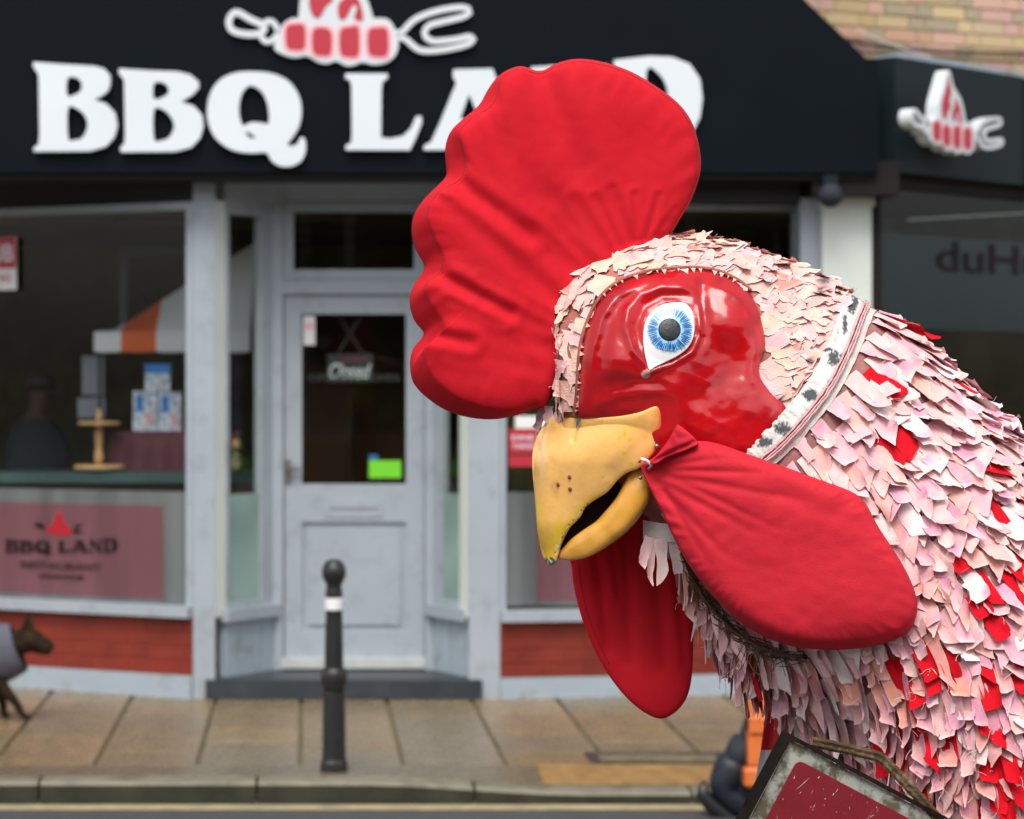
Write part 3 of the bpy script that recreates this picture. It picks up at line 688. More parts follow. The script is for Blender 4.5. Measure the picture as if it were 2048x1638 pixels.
# unseen building added across the street to keep bright sky off the window glass
ob = thing('added_sky_block_terrace', (0, -10, 0), 'plain brown brick terrace added across the street, unseen, to block sky from window reflections', 'building')
g = MB(); g.box(-26, 26, -16, -10, -.1, 4.9); g.build('wall', M['far_brick'], ob)
g = MB()
for i in range(-8, 9):
    for z in (.9, 3.1): g.box(i * 3 - .6, i * 3 + .6, -10.0, -9.96, z, z + 1.3)
g.build('window', M['black'], ob)
g = MB()
for i in range(-8, 9):
    for z in (.9, 3.1):
        for (a, b, c, d) in ((-.72, .72, z - .12, z), (-.72, .72, z + 1.3, z + 1.42), (-.72, -.6, z, z + 1.3), (.6, .72, z, z + 1.3), (-.03, .03, z, z + 1.3)): g.box(i * 3 + a, i * 3 + b, -9.96, -9.93, c, d)
g.build('window_surround', M['white'], ob, kind='stuff')
g = MB(); g.v = [Vector(p) for p in ((-26.3, -9.7, 4.9), (26.3, -9.7, 4.9), (26.3, -13, 6.3), (-26.3, -13, 6.3), (-26.3, -16.3, 4.9), (26.3, -16.3, 4.9))]; g.f = [(0, 1, 2, 3), (3, 2, 5, 4)]
g.build('roof', M['darkwood'], ob)

# ------------------------------------------------------------------ things seen in the windows
def pw(px, py, D): return W(px, py, D)
def pxbox(px0, py0, px1, py1, D, depth, mb=None):
    mb = mb or MB(); a = W(px0, py1, D); b = W(px1, py0, D); return mb.box(a.x, b.x, D, D + depth, a.z, b.z)
# stall canopy with orange and white stripes
M['stripe_o'] = mat('orange_stripe', (.85, .14, .03), .7, .06, 8); M['stripe_w'] = mat('white_stripe', (.84, .82, .90), .7, .04, 8)
cn = thing('striped_canopy', W(300, 700, 13.75), 'orange and white striped market canopy in the left shop window', 'canopy')
edge = [188, 242, 312, 376, 440, 500]
def ctop(px): return 668 - (px - 188) * .62 if px < 242 else 634 - (px - 242) * .62
for i in range(5):
    a, b = edge[i], edge[i + 1]; D = 13.55
    q = MB(); N = 5
    vs = []
    for j in range(N + 1):
        px = lerp(a, b, j / N); sg_ = math.sin(j / N * math.pi) * 2
        dx = (px - 188)
        vs += [W(px, 702 + sg_, D), W(px, 664, D + .01), W(px + 12, min(660, 655 - dx * .62 + 22), D + .25)]
    q.v = vs + [v + Vector((0, .01, -.004)) for v in vs]; M_ = len(vs)
    for j in range(N):
        for k in range(2):
            f = (j * 3 + k, j * 3 + 3 + k, j * 3 + 4 + k, j * 3 + 1 + k); q.f += [f, tuple(x + M_ for x in f[::-1])]
    q.build('stripe', M['stripe_w'] if i % 2 == 0 else M['stripe_o'], cn)
g = MB(); pxbox(196, 700, 204, 960, 13.6, .02, g); pxbox(238, 505, 254, 660, 13.9, .03, g); pxbox(238, 495, 470, 512, 13.9, .03, g); g.build('pole', M['step'], cn)
# display boxes
M['poster'] = mat('poster_print', (.45, .55, .75), .5, .5, 45, col2=(.75, .75, .85), c2scale=30, c2lo=.45, c2hi=.55); M['poster_blue'] = mat('poster_blue', (.03, .25, .75), .5, .2, 8)
for (a, b, c, d, top, lab) in ((290, 730, 340, 782, 1, 'small blue topped printed box stacked on the two boxes in the left window'), (266, 782, 314, 862, 0, 'left one of the two pale blue printed boxes under the small box'), (317, 784, 362, 862, 0, 'right one of the two pale blue printed boxes, nearest the window post')):
    r = thing('display_box', W((a + b) / 2 if 0 else a, d, 13.55), lab, 'box', 'printed boxes in the window')
    pxbox(a, b, c, d, 13.5, .1).build('box_body', M['poster'], r)
    if top: pxbox(a - 1, b - 2, c + 1, b + 16, 13.495, .1).build('blue_header', M['poster_blue'], r)
    else:
        pxbox(a + 6, b + 8, a + 20, b + 40, 13.494, .004).build('print_patch', M['poster_blue'], r); pxbox(a + 26, b + 44, a + 40, b + 66, 13.494, .004).build('print_patch', M['logo_pink'], r)
g = MB(); g.v = []
tc_ = thing('cloth_covered_table', W(320, 940, 13.45), 'table under a plum coloured cloth in the left window', 'table')
vs = []; N = 24
for i in range(N + 1):
    px = lerp(215, 470, i / N); w = .012 * math.sin(i * 1.7)
    for (py, dd) in ((862, .5), (864, 0), (900, w), (940, w * 1.6), (1200, w * 2)): vs.append(W(px + (12 if py < 870 else 0) , py, 13.46 + dd))
fs = [(i * 5 + k, i * 5 + 5 + k, i * 5 + 6 + k, i * 5 + 1 + k) for i in range(N) for k in range(4)]
add('tablecloth', vs, fs, M['plum'], tc_, smooth=True)
# wooden cake stand
M['pine'] = mat('pine_wood', (.62, .36, .16), .5, .15, 12)
st = thing('wooden_stand', W(200, 938, 13.35), 'two tier light wooden stand in the left window', 'stand')
c = W(198, 938, 13.36)
MB().lathe(c, [(.135, 0), (.14, .01), (.135, .022)], 24).build('base', M['pine'], st)
MB().lathe(c, [(.02, .0225), (.026, .07), (.018, .12), (.024, .18), (.018, .22), (.02, .244)], 16).build('stem', M['pine'], st, smooth=True)
MB().lathe(c, [(.115, .245), (.12, .252), (.115, .262)], 24).build('upper_tier', M['pine'], st)
MB().lathe(c, [(.012, .263), (.02, .285), (.01, .31), (.014, .325), (.004, .335)], 12).build('finial', M['pine'], st, smooth=True)
# window ledge counter
M['teal'] = mat('teal_counter', (.05, .09, .09), .35, .2, 6)
ct = thing('window_counter', W(180, 975, 13.3), 'dark teal counter running along inside the left window', 'counter')
g = MB(); g.box(-3.0, -.26, 13.25, 13.6, W(0, 966, 13.25).z, W(0, 945, 13.25).z); g.build('top', M['teal'], ct)
g = MB(); g.box(-3.0, -.26, 13.3, 13.55, .1, W(0, 966, 13.25).z); g.build('front', M['inside_brown'], ct)
# pinned papers
pp = thing('notice_sheets', W(185, 840, 13.8), 'two pale sheets of paper pinned up beside the striped canopy', 'paper')
M['paper'] = mat('paper_sheet', (.28, .30, .36), .7, .1, 8)
pxbox(164, 712, 208, 790, 13.8, .004).build('sheet', M['paper'], pp); pxbox(155, 796, 210, 836, 13.78, .004).build('sheet', M['paper'], pp)
# bottle
bt = thing('bottle', W(470, 940, 13.3), 'green and yellow bottle on the sill of the left side light', 'bottle')
M['bglass'] = mat('bottle_green', (.09, .14, .03), .15, .2, 8, coat=.5)
c = W(473, 946, 13.2)
MB().lathe(c, [(.028, 0), (.03, .02), (.03, .09), (.012, .13)], 16).build('body', M['bglass'], bt, smooth=True)
MB().lathe(c, [(.018, .131), (.026, .15), (.022, .17), (.008, .185)], 12).build('head', M['pine'], bt, smooth=True)
MB().lathe(c, [(.031, .03), (.0315, .032), (.0315, .07), (.031, .072)], 16).build('label', M['line'], bt, smooth=True)

# ------------------------------------------------------------------ skinned figures
def skinned(name, verts, edges, radii, m, parent, sub=2, root=0, colfn=None):
    og = ORG[parent.name]
    me = bpy.data.meshes.new(name); me.from_pydata([Vector(v) - og for v in verts], edges, [])
    o = bpy.data.objects.new(name, me); COL.objects.link(o)
    md = o.modifiers.new('skin', 'SKIN'); md.use_smooth_shade = True
    for i, r in enumerate(radii):
        sv = me.skin_vertices[0].data[i]; sv.radius = (r, r) if not isinstance(r, tuple) else r; sv.use_root = (i == root)
    sb = o.modifiers.new('sub', 'SUBSURF'); sb.levels = sub; sb.render_levels = sub
    nm = bpy.data.meshes.new_from_object(o.evaluated_get(bpy.context.evaluated_depsgraph_get()))
    bpy.data.objects.remove(o); bpy.data.meshes.remove(me)
    nm.materials.clear(); nm.materials.append(m); nm.name = name
    o = bpy.data.objects.new(name, nm); COL.objects.link(o); o.parent = parent; ORG[o.name] = og
    return o
def paint(o, fn, mats):
    me = o.data; me.materials.clear()
    for m in mats: me.materials.append(m)
    og = ORG[o.name]
    for p in me.polygons: p.material_index = fn(p.center + og)
# dog on the pavement at the left
DD = 11.8
dg = thing('dog', (W(-40, 0, DD).x, DD, 0), 'dark brindle dog in a grey coat trotting along the pavement at the left edge', 'dog')
def dp(px, py, dy=0): return W(px, py, DD) + Vector((0, dy, 0))
V = [dp(-215, 1300), dp(-140, 1292), dp(-60, 1300), dp(-8, 1298), dp(24, 1292), dp(56, 1276), dp(76, 1286), dp(96, 1296), dp(106, 1299),
     dp(-8, 1335, -.04), dp(8, 1372, -.05), dp(38, 1408, -.05), dp(48, 1430, -.05), dp(62, 1432, -.05),
     dp(-12, 1335, .05), dp(-8, 1380, .06), dp(4, 1412, .06), dp(4, 1434, .06), dp(18, 1436, .06),
     dp(-220, 1335, -.05), dp(-196, 1368, -.05), dp(-232, 1398, -.05), dp(-222, 1434, -.05), dp(-206, 1437, -.05),
     dp(-222, 1335, .05), dp(-205, 1370, .06), dp(-250, 1392, .06), dp(-262, 1428, .06), dp(-246, 1434, .06),
     dp(-235, 1290), dp(-280, 1250), dp(-310, 1232)]
E = [(0, 1), (1, 2), (2, 3), (3, 4), (4, 5), (5, 6), (6, 7), (7, 8), (3, 9), (9, 10), (10, 11), (11, 12), (12, 13), (3, 14), (14, 15), (15, 16), (16, 17), (17, 18),
     (0, 19), (19, 20), (20, 21), (21, 22), (22, 23), (0, 24), (24, 25), (25, 26), (26, 27), (27, 28), (0, 29), (29, 30), (30, 31)]
Rr = [.085, .085, .105, .10, .070, .074, .056, .042, .034, .05, .033, .022, .018, .02, .05, .033, .022, .018, .02, .06, .042, .024, .018, .02, .06, .042, .024, .018, .02, .03, .016, .009]
skinned('body', V, E, Rr, M['fur'], dg, 2, 1)
for sy in (-.035, .04):
    b_ = dp(58, 1266, sy); t_ = dp(56, 1226, sy * 1.5)
    q = MB(); q.v = [b_ + Vector((-.04, 0, 0)), b_ + Vector((.034, -.012, -.01)), b_ + Vector((.0, .03, 0)), t_]; q.f = [(0, 1, 3), (1, 2, 3), (2, 0, 3), (0, 2, 1)]
    q.build('ear', M['fur'], dg)
q = MB(); c = dp(83, 1284, -.045); q.lathe(c, [(.002, -.008), (.008, 0), (.002, .008)], 8); q.build('eye', M['black'], dg, smooth=True)
q = MB(); c = dp(105, 1292); q.lathe(c, [(.003, -.014), (.016, 0), (.003, .014)], 10); q.build('nose', M['black'], dg, smooth=True)
# coat: shell wrapped round trunk and chest
q = MB(); NN = 20; st_ = [(-205, 1302, .125), (-140, 1298, .13), (-70, 1304, .15), (-20, 1306, .15), (14, 1300, .125), (34, 1294, .108)]
for (px, py, r) in st_:
    for k in range(NN):
        a = 2 * math.pi * k / NN; q.v.append(dp(px + (22 * max(0, -math.cos(a)) if px > -30 else 0) - (14 if px > 0 else 0) * (math.cos(a) > 0) * math.cos(a), py) + Vector((0, math.sin(a) * r * .82, math.cos(a) * r * 1.05)))
for i in range(len(st_) - 1):
    for k in range(NN): q.f.append((i * NN + k, (i + 1) * NN + k, (i + 1) * NN + (k + 1) % NN, i * NN + (k + 1) % NN))
q.build('coat', M['dogcoat'], dg, smooth=True)

# walker behind the barrier
WD = 9.78
pr = thing('person', (W(1560, 0, WD).x, WD, -.09), 'person in dark trousers and dark boots walking behind the rooster, mostly hidden', 'person')
def wp(px, z, dy=0): return Vector((W(px, 0, WD).x, WD + dy, z - .09))
kz_ = .0
V = [wp(1590, .92), wp(1592, 1.1), wp(1592, 1.3), wp(1594, 1.44), wp(1594, 1.52), wp(1597, 1.62), wp(1597, 1.72),
     wp(1575, .88, -.08), wp(1535, .50, -.08), wp(1478, .20, -.08), wp(1470, .13, -.08), wp(1505, .05, -.08),
     wp(1600, .88, .09), wp(1640, .50, .09), wp(1655, .12, .09), wp(1700, .05, .09),
     wp(1592, 1.41, -.17), wp(1600, 1.14, -.24), wp(1640, .92, -.24), wp(1648, .84, -.24),
     wp(1592, 1.41, .17), wp(1575, 1.14, .24), wp(1560, .9, .24), wp(1562, .82, .24)]
E = [(0, 1), (1, 2), (2, 3), (3, 4), (4, 5), (5, 6), (0, 7), (7, 8), (8, 9), (9, 10), (10, 11), (0, 12), (12, 13), (13, 14), (14, 15), (3, 16), (16, 17), (17, 18), (18, 19), (3, 20), (20, 21), (21, 22), (22, 23)]
Rr = [.15, .14, .15, .09, .055, .085, .075, .095, .075, .055, .055, .045, .095, .075, .055, .045, .065, .05, .035, .03, .065, .05, .035, .03]
bo = skinned('body', V, E, Rr, M['navy'], pr)
paint(bo, lambda c: 1 if c.z > 1.36 or (abs(c.y - WD) > .2 and c.z < .8 and c.z > .7) else 0, [M['navy'], M['human']])
hd = MB(); c = wp(1596, 1.685); hd.lathe(c, [(.06, -.03), (.098, 0), (.095, .05), (.05, .1), (.005, .108)], 18); hd.build('hair', M['hair'], pr, smooth=True)
def boot(pts, rad, dy):
    skinned('boot', [W(a, b, WD) + Vector((0, dy, 0)) for a, b in pts], [(i, i + 1) for i in range(len(pts) - 1)], rad, M['boot'], pr)
boot([(1470, 1500), (1450, 1548), (1432, 1570), (1462, 1592), (1492, 1615), (1512, 1626)], [.085, .08, .062, .06, .052, .035], -.08)
q = MB(); pts = [(1402, 1556), (1398, 1580), (1420, 1606), (1452, 1630), (1486, 1652), (1506, 1656), (1518, 1640)]
P_ = [W(a, b, WD) for a, b in pts]; q.tube([p + Vector((0, -.08, 0)) for p in P_], [.012, .03, .036, .034, .036, .032, .014], 8); q.build('boot_sole', M['black'], pr, smooth=True)
q = MB(); q.tube([W(1452, 1492, WD) + Vector((0, -.08, 0)), W(1490, 1508, WD) + Vector((0, -.08, 0))], [.07, .074], 14); q.build('boot_cuff', M['navy'], pr, smooth=True)
boot([(1640, 1560), (1645, 1600), (1672, 1612), (1708, 1616)], [.07, .062, .055, .04], .09)

# dim seated person in the left window
sp = thing('person', W(75, 940, 14.3), 'dim dark clothed person with short dark hair sitting inside the left window', 'person')
def ip(px, py, dy=0): return W(px, py, 14.3) + Vector((0, dy, 0))
V = [ip(75, 1010), ip(72, 930), ip(72, 865), ip(76, 828), ip(82, 800), ip(84, 775), ip(40, 862, -.03), ip(28, 930, -.08), ip(60, 965, -.2), ip(112, 866, 0), ip(128, 935, -.08), ip(100, 965, -.2), ip(50, 1030, -.2), ip(50, 1160, -.3), ip(110, 1030, -.2), ip(110, 1160, -.3)]
E = [(0, 1), (1, 2), (2, 3), (3, 4), (4, 5), (2, 6), (6, 7), (7, 8), (2, 9), (9, 10), (10, 11), (0, 12), (12, 13), (0, 14), (14, 15)]
Rr = [.16, .16, .15, .05, .082, .085, .07, .055, .04, .07, .055, .04, .08, .06, .08, .06]
bo = skinned('body', V, E, Rr, M['navy'], sp)
zc = ip(76, 838).z
M['dim_skin'] = mat('face_skin', (.07, .03, .022), .7, .1, 20)
paint(bo, lambda c: 1 if c.z > zc else 0, [M['navy'], M['dim_skin']])
hd = MB(); hd.lathe(ip(80, 775), [(.07, -.01), (.10, .01), (.085, .07), (.03, .1), (.004, .103)], 16); hd.build('hair', M['hair'], sp, smooth=True)

# ------------------------------------------------------------------ bollard
BD = 10.26; c = Vector((X(668, BD), BD, 0)); k = BD / F
bl = thing('bollard', c, 'black cast iron bollard with ball top and white ring by the kerb', 'bollard')
def bz_(py): return (1543 - py) * k
prof = [(28, 1543), (27, 1525), (24, 1518), (23.5, 1500), (23, 1440), (21.5, 1382)]
MB().lathe(c, [(a * k, bz_(y)) for a, y in prof], 12).build('lower_shaft', M['bollard'], bl)
MB().lathe(c, [(a * k, bz_(y)) for a, y in ((21, 1381.5), (22, 1374), (26, 1366), (27, 1352), (26, 1342), (21, 1336), (19, 1334))], 28).build('collar', M['bollard'], bl, smooth=True)
MB().lathe(c, [(a * k, bz_(y)) for a, y in ((19, 1333.7), (18.5, 1300), (16.5, 1220))], 12).build('upper_shaft', M['bollard'], bl)
MB().lathe(c, [(a * k, bz_(y)) for a, y in ((16.5, 1219.7), (18.6, 1219), (18.6, 1197), (17, 1196))], 28).build('white_ring', M['white'], bl, smooth=False)
MB().lathe(c, [(a * k, bz_(y)) for a, y in ((17, 1195.7), (17.5, 1188), (16, 1180), (15, 1172), (18, 1164), (23, 1156), (24.5, 1146), (23, 1135), (17, 1124), (12, 1120), (4, 1119), (.5, 1119))], 28).build('ball_finial', M['bollard'], bl, smooth=True)

# ------------------------------------------------------------------ orange barrier
OD = 9.58; xb = X(1497, OD)
br = thing('barrier', (xb + .4, OD, -.09), 'orange plastic barrier standing on the road behind the rooster', 'barrier')
def barr(m_, x0, x1, z0, z1, y0, y1, e=.015):
    for (a, zz) in ((e, z0), (0, z0 + e), (0, z1 - e), (e, z1)):
        m_.v += [Vector((x0 + a, y0 + a, zz)), Vector((x1 - a, y0 + a, zz)), Vector((x1 - a, y1 - a, zz)), Vector((x0 + a, y1 - a, zz))]
    b = len(m_.v) - 16
    m_.f += [(b + 3, b + 2, b + 1, b), (b + 12, b + 13, b + 14, b + 15)]
    for l in (0, 4, 8):
        for k_ in range(4): m_.f.append((b + l + k_, b + l + (k_ + 1) % 4, b + l + 4 + (k_ + 1) % 4, b + l + 4 + k_))
g = MB(); barr(g, xb, xb + .1, .12, .86, OD, OD + .06); g.build('upright', M['orange'], br)
g = MB(); barr(g, xb + .5, xb + .6, .12, .86, OD, OD + .06); g.build('upright', M['orange'], br)
for z in (.75, .5, .25, .04): 
    g = MB(); barr(g, xb - (.016 if z < .1 else 0), xb + .62, z, z + .085, OD - .012, OD + .072); g.build('rail', M['orange'], br)
for dx in (.14, .46):
    g = MB(); barr(g, xb + dx, xb + dx + .05, -.089, .039, OD - .15, OD + .2); g.build('foot', M['black'], br)
# red and white hanging cloth
fg = thing('banner', R(1640, 1640, 260), 'red over white cloth banner hanging behind the torn pink strips', 'banner')
def clothgrid(x0t, x0b, x1, y0, y1, d, m_, nm):
    vs = []; nx, ny = 26, 14
    for j in range(ny + 1):
        for i in range(nx + 1):
            y = lerp(y0, y1, j / ny); xl = lerp(x0t, x0b, j / ny); x = lerp(xl, x1, i / nx)
            vs.append(R(x, y, d + 10 * math.sin(i * .75) + 4 * math.sin(i * 2.1 + j * .2)))
    n1 = len(vs); vs += [v + Vector((0, .003, 0)) for v in vs]
    fs = []
    for j in range(ny):
        for i in range(nx):
            a = j * (nx + 1) + i; fs += [(a, a + nx + 1, a + nx + 2, a + 1), (n1 + a, n1 + a + 1, n1 + a + nx + 2, n1 + a + nx + 1)]
    return add(nm, vs, fs, m_, fg, smooth=True)
clothgrid(1543, 1522, 1680, 1340, 1500, 240, M['flag_red'], 'red_cloth'); clothgrid(1522, 1488, 1680, 1500.5, 1700, 240, M['flag_white'], 'white_cloth')
#ROOSTER#
# ------------------------------------------------------------------ giant rooster costume
rt = thing('rooster_costume', R(1600, 1700, 0), 'giant rooster costume with red cloth comb, blue eye and shaggy pink torn cloth neck', 'rooster costume')
random.seed(21)
SEC = [  # top/back point, throat point, half width in depth
 ((1120, 640), (1112, 850), 70), ((1120, 575), (1135, 890), 112), ((1180, 512), (1215, 960), 150), ((1300, 474), (1290, 1030), 182), ((1440, 484), (1345, 1085), 198),
 ((1570, 527), (1385, 1160), 208), ((1715, 596), (1430, 1240), 232), ((1845, 690), (1495, 1318), 270), ((1945, 790), (1580, 1395), 305), ((2060, 900), (1672, 1470), 345),
 ((2200, 1050), (1735, 1575), 395), ((2350, 1250), (1770, 1760), 450), ((2480, 1500), (1900, 1980), 500)]
def secat(u):
    i = max(0, min(len(SEC) - 2, int(math.floor(u)))); t = u - i
    g = lambda k: SEC[max(0, min(len(SEC) - 1, k))]
    def cr(a, b, c, d): return .5 * (2 * b + (c - a) * t + (2 * a - 5 * b + 4 * c - d) * t * t + (3 * b - a - 3 * c + d) * t ** 3)
    q = [g(i - 1), g(i), g(i + 1), g(i + 2)]
    A = [cr(*[s[0][k] for s in q]) for k in (0, 1)]; B = [cr(*[s[1][k] for s in q]) for k in (0, 1)]
    return A, B, cr(*[s[2] for s in q])
def bodyp(u, th):
    A, B, r = secat(u); c = math.cos(th); s = math.sin(th)
    cx_, cy_ = (A[0] + B[0]) / 2, (A[1] + B[1]) / 2; hx, hy = (A[0] - B[0]) / 2, (A[1] - B[1]) / 2
    return Vector((cx_ + hx * c, cy_ + hy * c, -r * s))
NU, NT = 120, 64
bv, bf, bc = [], [], []
UM = len(SEC) - 1
for i in range(NU + 1):
    u = UM * i / NU
    for k in range(NT):
        p = bodyp(u, 2 * math.pi * k / NT); bv.append(p)
        hc = (.40, .13, .10); ncol = (.30, .12, .11)
        f_ = sstep(4.5, 6.5, u + (p.y - 800) / 400); bc.append([lerp(hc[j], ncol[j], f_) for j in range(3)])
for i in range(NU):
    for k in range(NT): bf.append((i * NT + k, (i + 1) * NT + k, (i + 1) * NT + (k + 1) % NT, i * NT + (k + 1) % NT))
cc = len(bv); bv.append(Vector((1108, 745, 0))); bc.append(bc[0])
for k in range(NT): bf.append((cc, k, (k + 1) % NT))
bf.append(tuple(NU * NT + k for k in range(NT)))
BVH = BVHTree.FromPolygons(bv, [f for f in bf if len(f) < 5], all_triangles=False)
def bdep(x, y, dflt=0):
    h = BVH.ray_cast(Vector((x, y, -3000)), Vector((0, 0, 1)))
    return (h[0].z, h[1]) if h[0] is not None else (dflt, Vector((0, 0, -1)))
add('body', [R(*p) for p in bv], bf, M['skin'], rt, smooth=True, cols=bc)

def pillow(name, near, far, ctr, nfn, ffn, m, parent, rings=40, seg=200, mid=None, colfn=None, label=None):
    """closed cushion-like solid: near face, gusset, far face. near/far: outlines in figure space"""
    N = resample(near, seg); Fo = resample(far, seg)
    # align far samples to near ones
    vs, fs, cs = [], [], []
    def ringface(O, fn, flip):
        b0 = len(vs); c = Vector(ctr); vs.append(Vector((c.x, c.y, fn(c.x, c.y, 0))))
        for i in range(1, rings + 1):
            r = (i / rings) ** .8
            for p in O:
                q = c.lerp(p, r); vs.append(Vector((q.x, q.y, fn(q.x, q.y, r))))
        for k in range(seg):
            f = (b0, b0 + 1 + k, b0 + 1 + (k + 1) % seg); fs.append(f[::-1] if flip else f)
        for i in range(rings - 1):
            a = b0 + 1 + i * seg
            for k in range(seg):
                f = (a + k, a + seg + k, a + seg + (k + 1) % seg, a + (k + 1) % seg); fs.append(f[::-1] if flip else f)
        return b0 + 1 + (rings - 1) * seg
    a = ringface(N, nfn, True); b = ringface(Fo, ffn, False)
    prev = a
    for t in (.25, .5, .75):
        st_ = len(vs); bul = math.sin(t * math.pi) * (mid or 0)
        for k in range(seg):
            p = vs[a + k].lerp(vs[b + k], t); o = Vector((p.x - ctr[0], p.y - ctr[1], 0)).normalized(); vs.append(p + o * bul)
        for k in range(seg): fs.append((prev + k, prev + (k + 1) % seg, st_ + (k + 1) % seg, st_ + k))
        prev = st_
    for k in range(seg): fs.append((prev + k, prev + (k + 1) % seg, b + (k + 1) % seg, b + k))
    cols_ = [colfn(p) for p in vs] if colfn else None
    return add(name, [R(*p) for p in vs], fs, m, parent, smooth=True, cols=cols_, label=label), vs[a:a + seg]

# --- comb
comb = rnd([(1100, 800), (1060, 820), (1010, 836), (960, 838), (905, 826), (862, 802), (828, 768), (820, 732), (825, 700), (845, 674), (847, 664), (828, 640), (819, 605), (825, 575), (845, 545), (848, 530),
        (832, 500), (823, 462), (829, 428), (850, 396), (888, 358), (893, 342), (890, 300), (900, 265), (925, 240), (958, 210), (974, 182), (990, 160), (1018, 142), (1045, 135), (1066, 143), (1085, 145),
        (1110, 131), (1150, 121), (1200, 126), (1260, 146), (1320, 182), (1360, 215), (1385, 255), (1398, 310), (1397, 350), (1380, 400), (1356, 440), (1334, 474), (1300, 500), (1240, 540), (1180, 610), (1140, 700)], 5)
CS = resample(comb, 320)
near = []
for i, p in enumerate(CS):
    t = (CS[(i + 2) % 320] - CS[i - 2]).normalized(); nrm = Vector((t.y, -t.x))
    if nrm.dot(p - Vector((1080, 480))) < 0: nrm = -nrm
    k_ = max(0, nrm.dot(Vector((-.86, .5)))) ; k_ *= sstep(1290, 1000, p.x)
    edgew = 40 if p.y < 700 else 34
    near.append(p - nrm * (edgew * k_ + 3))
folds = [((850, 531), (1020, 625), 13, 20), ((850, 667), (940, 684), 12, 20), ((893, 350), (1060, 470), 16, 20), ((1085, 150), (1160, 330), 26, 16), ((1020, 625), (1110, 700), 18, 9),
         ((1060, 470), (1180, 560), 22, 12), ((900, 410), (1120, 600), 17, 10), ((870, 560), (1090, 650), 12, 8), ((900, 700), (1080, 735), 14, 8), ((940, 684), (1090, 700), 16, 7),
         ((1160, 330), (1250, 480), 24, 7), ((1225, 380), (1262, 482), 9, 10), ((1270, 390), (1275, 480), 7, 10), ((1318, 392), (1292, 478), 7, 10), ((1150, 400), (1215, 500), 10, 9), ((1350, 420), (1310, 476), 6, 8), ((1090, 430), (1190, 530), 9, 7), ((1190, 395), (1238, 490), 7, 8),
         ((865, 745), (1000, 740), 22, 6), ((980, 250), (1090, 400), 20, 8), ((960, 560), (1120, 640), 8, 6), ((900, 600), (1010, 650), 7, 5)]
def comb_n(x, y, r):
    d = -40 - 22 * math.sqrt(max(0, 1 - r ** 9))
    for a, b, w, dep in folds:
        q, t = segd(x, y, a, b)
        if q < w * 2.5: d += dep * (.66 if dep > 15 else .38 if dep > 9.5 else .2) * gs(q, w) * (1 - .65 * t if a[0] < 900 or a[1] < 200 else .5 + .5 * t) * min(1, (1 - r) * 14 + .45)
        if q < w * 4.5: d -= dep * .16 * gs(q - w * 1.9, w)
    d += 6 * noise.noise(Vector((x / 150, y / 150, 3))) * (1 - r ** 6) + .7 * noise.noise(Vector((x / 22, y / 22, 5)))
    e = math.atan2(y - 480, x - 1080)
    if r > .8: d += (r - .8) * 18 * noise.noise(Vector((e * 14, 0, 9)))
    return d
def comb_f(x, y, r): return 36 + 26 * math.sqrt(max(0, 1 - r ** 4)) + 3 * noise.noise(Vector((x / 90, y / 90, 8)))
co, rim = pillow('comb', near, CS, (1080, 480), comb_n, comb_f, M['comb'], rt, rings=70, seg=320, mid=5)
g = MB(); g.tube([R(p.x, p.y, p.z + 1) for p in rim[::2] + [rim[0]]], .0014, 5); g.build('seam', M['comb_seam'], co, smooth=True)

eye_o = rnd([(1299, 741), (1293, 722), (1287, 690), (1288, 655), (1298, 630), (1318, 612), (1345, 605), (1370, 607), (1384, 622), (1389, 650), (1386, 676), (1374, 697), (1352, 714), (1325, 727), (1308, 735)], 5)
eb0 = bdep(1338, 665)[0] - 16
esl = [(bdep(1370, 665)[0] - bdep(1300, 665)[0]) / 70, (bdep(1338, 700)[0] - bdep(1338, 630)[0]) / 70]
def eye_d(x, y, r=0):
    q = math.hypot(x - 1338, y - 662) / 62
    return eb0 + esl[0] * (x - 1338) + esl[1] * (y - 665) - 2 - 13 * max(0, 1 - q * q)
# --- red face mask
MASK = rnd([(1156, 836), (1158, 790), (1161, 740), (1166, 690), (1180, 642), (1202, 600), (1238, 568), (1290, 549), (1350, 541), (1405, 541), (1450, 552), (1492, 578), (1515, 612), (1525, 650), (1531, 690), (1521, 722),
        (1520, 752), (1542, 785), (1572, 815), (1562, 845), (1505, 905), (1455, 950), (1395, 975), (1340, 985), (1300, 960), (1292, 900), (1296, 850), (1250, 842), (1200, 840)], 5)
feat = [  # polyline, width, height towards the viewer
 ([(1178, 800), (1186, 700), (1200, 640), (1230, 592), (1290, 565), (1350, 558), (1395, 563)], 9, 10),
 ([(1200, 780), (1206, 700), (1222, 640), (1250, 604), (1290, 583)], 13, -10),
 ([(1300, 745), (1266, 700), (1250, 655), (1254, 618), (1280, 588), (1325, 573), (1368, 575), (1388, 583)], 8, 13),
 ([(1278, 690), (1272, 650), (1288, 612), (1325, 592), (1372, 592)], 8, -11),
 ([(1285, 752), (1302, 742), (1345, 728), (1384, 704), (1401, 668), (1398, 615)], 5.5, 12),
 ([(1405, 548), (1404, 600), (1410, 655), (1400, 690)], 12, -11),
 ([(1425, 572), (1470, 582), (1502, 612), (1512, 650)], 15, 16),
 ([(1512, 660), (1512, 700), (1504, 745), (1514, 780)], 11, 8),
 ([(1490, 690), (1484, 740), (1498, 790)], 16, -7),
 ([(1180, 815), (1240, 790), (1300, 782), (1345, 785)], 10, 7), ([(1200, 770), (1260, 758), (1320, 768)], 12, -5),
 ([(1310, 800), (1350, 870), (1400, 920)], 26, -7), ([(1400, 840), (1470, 880)], 30, 6)]
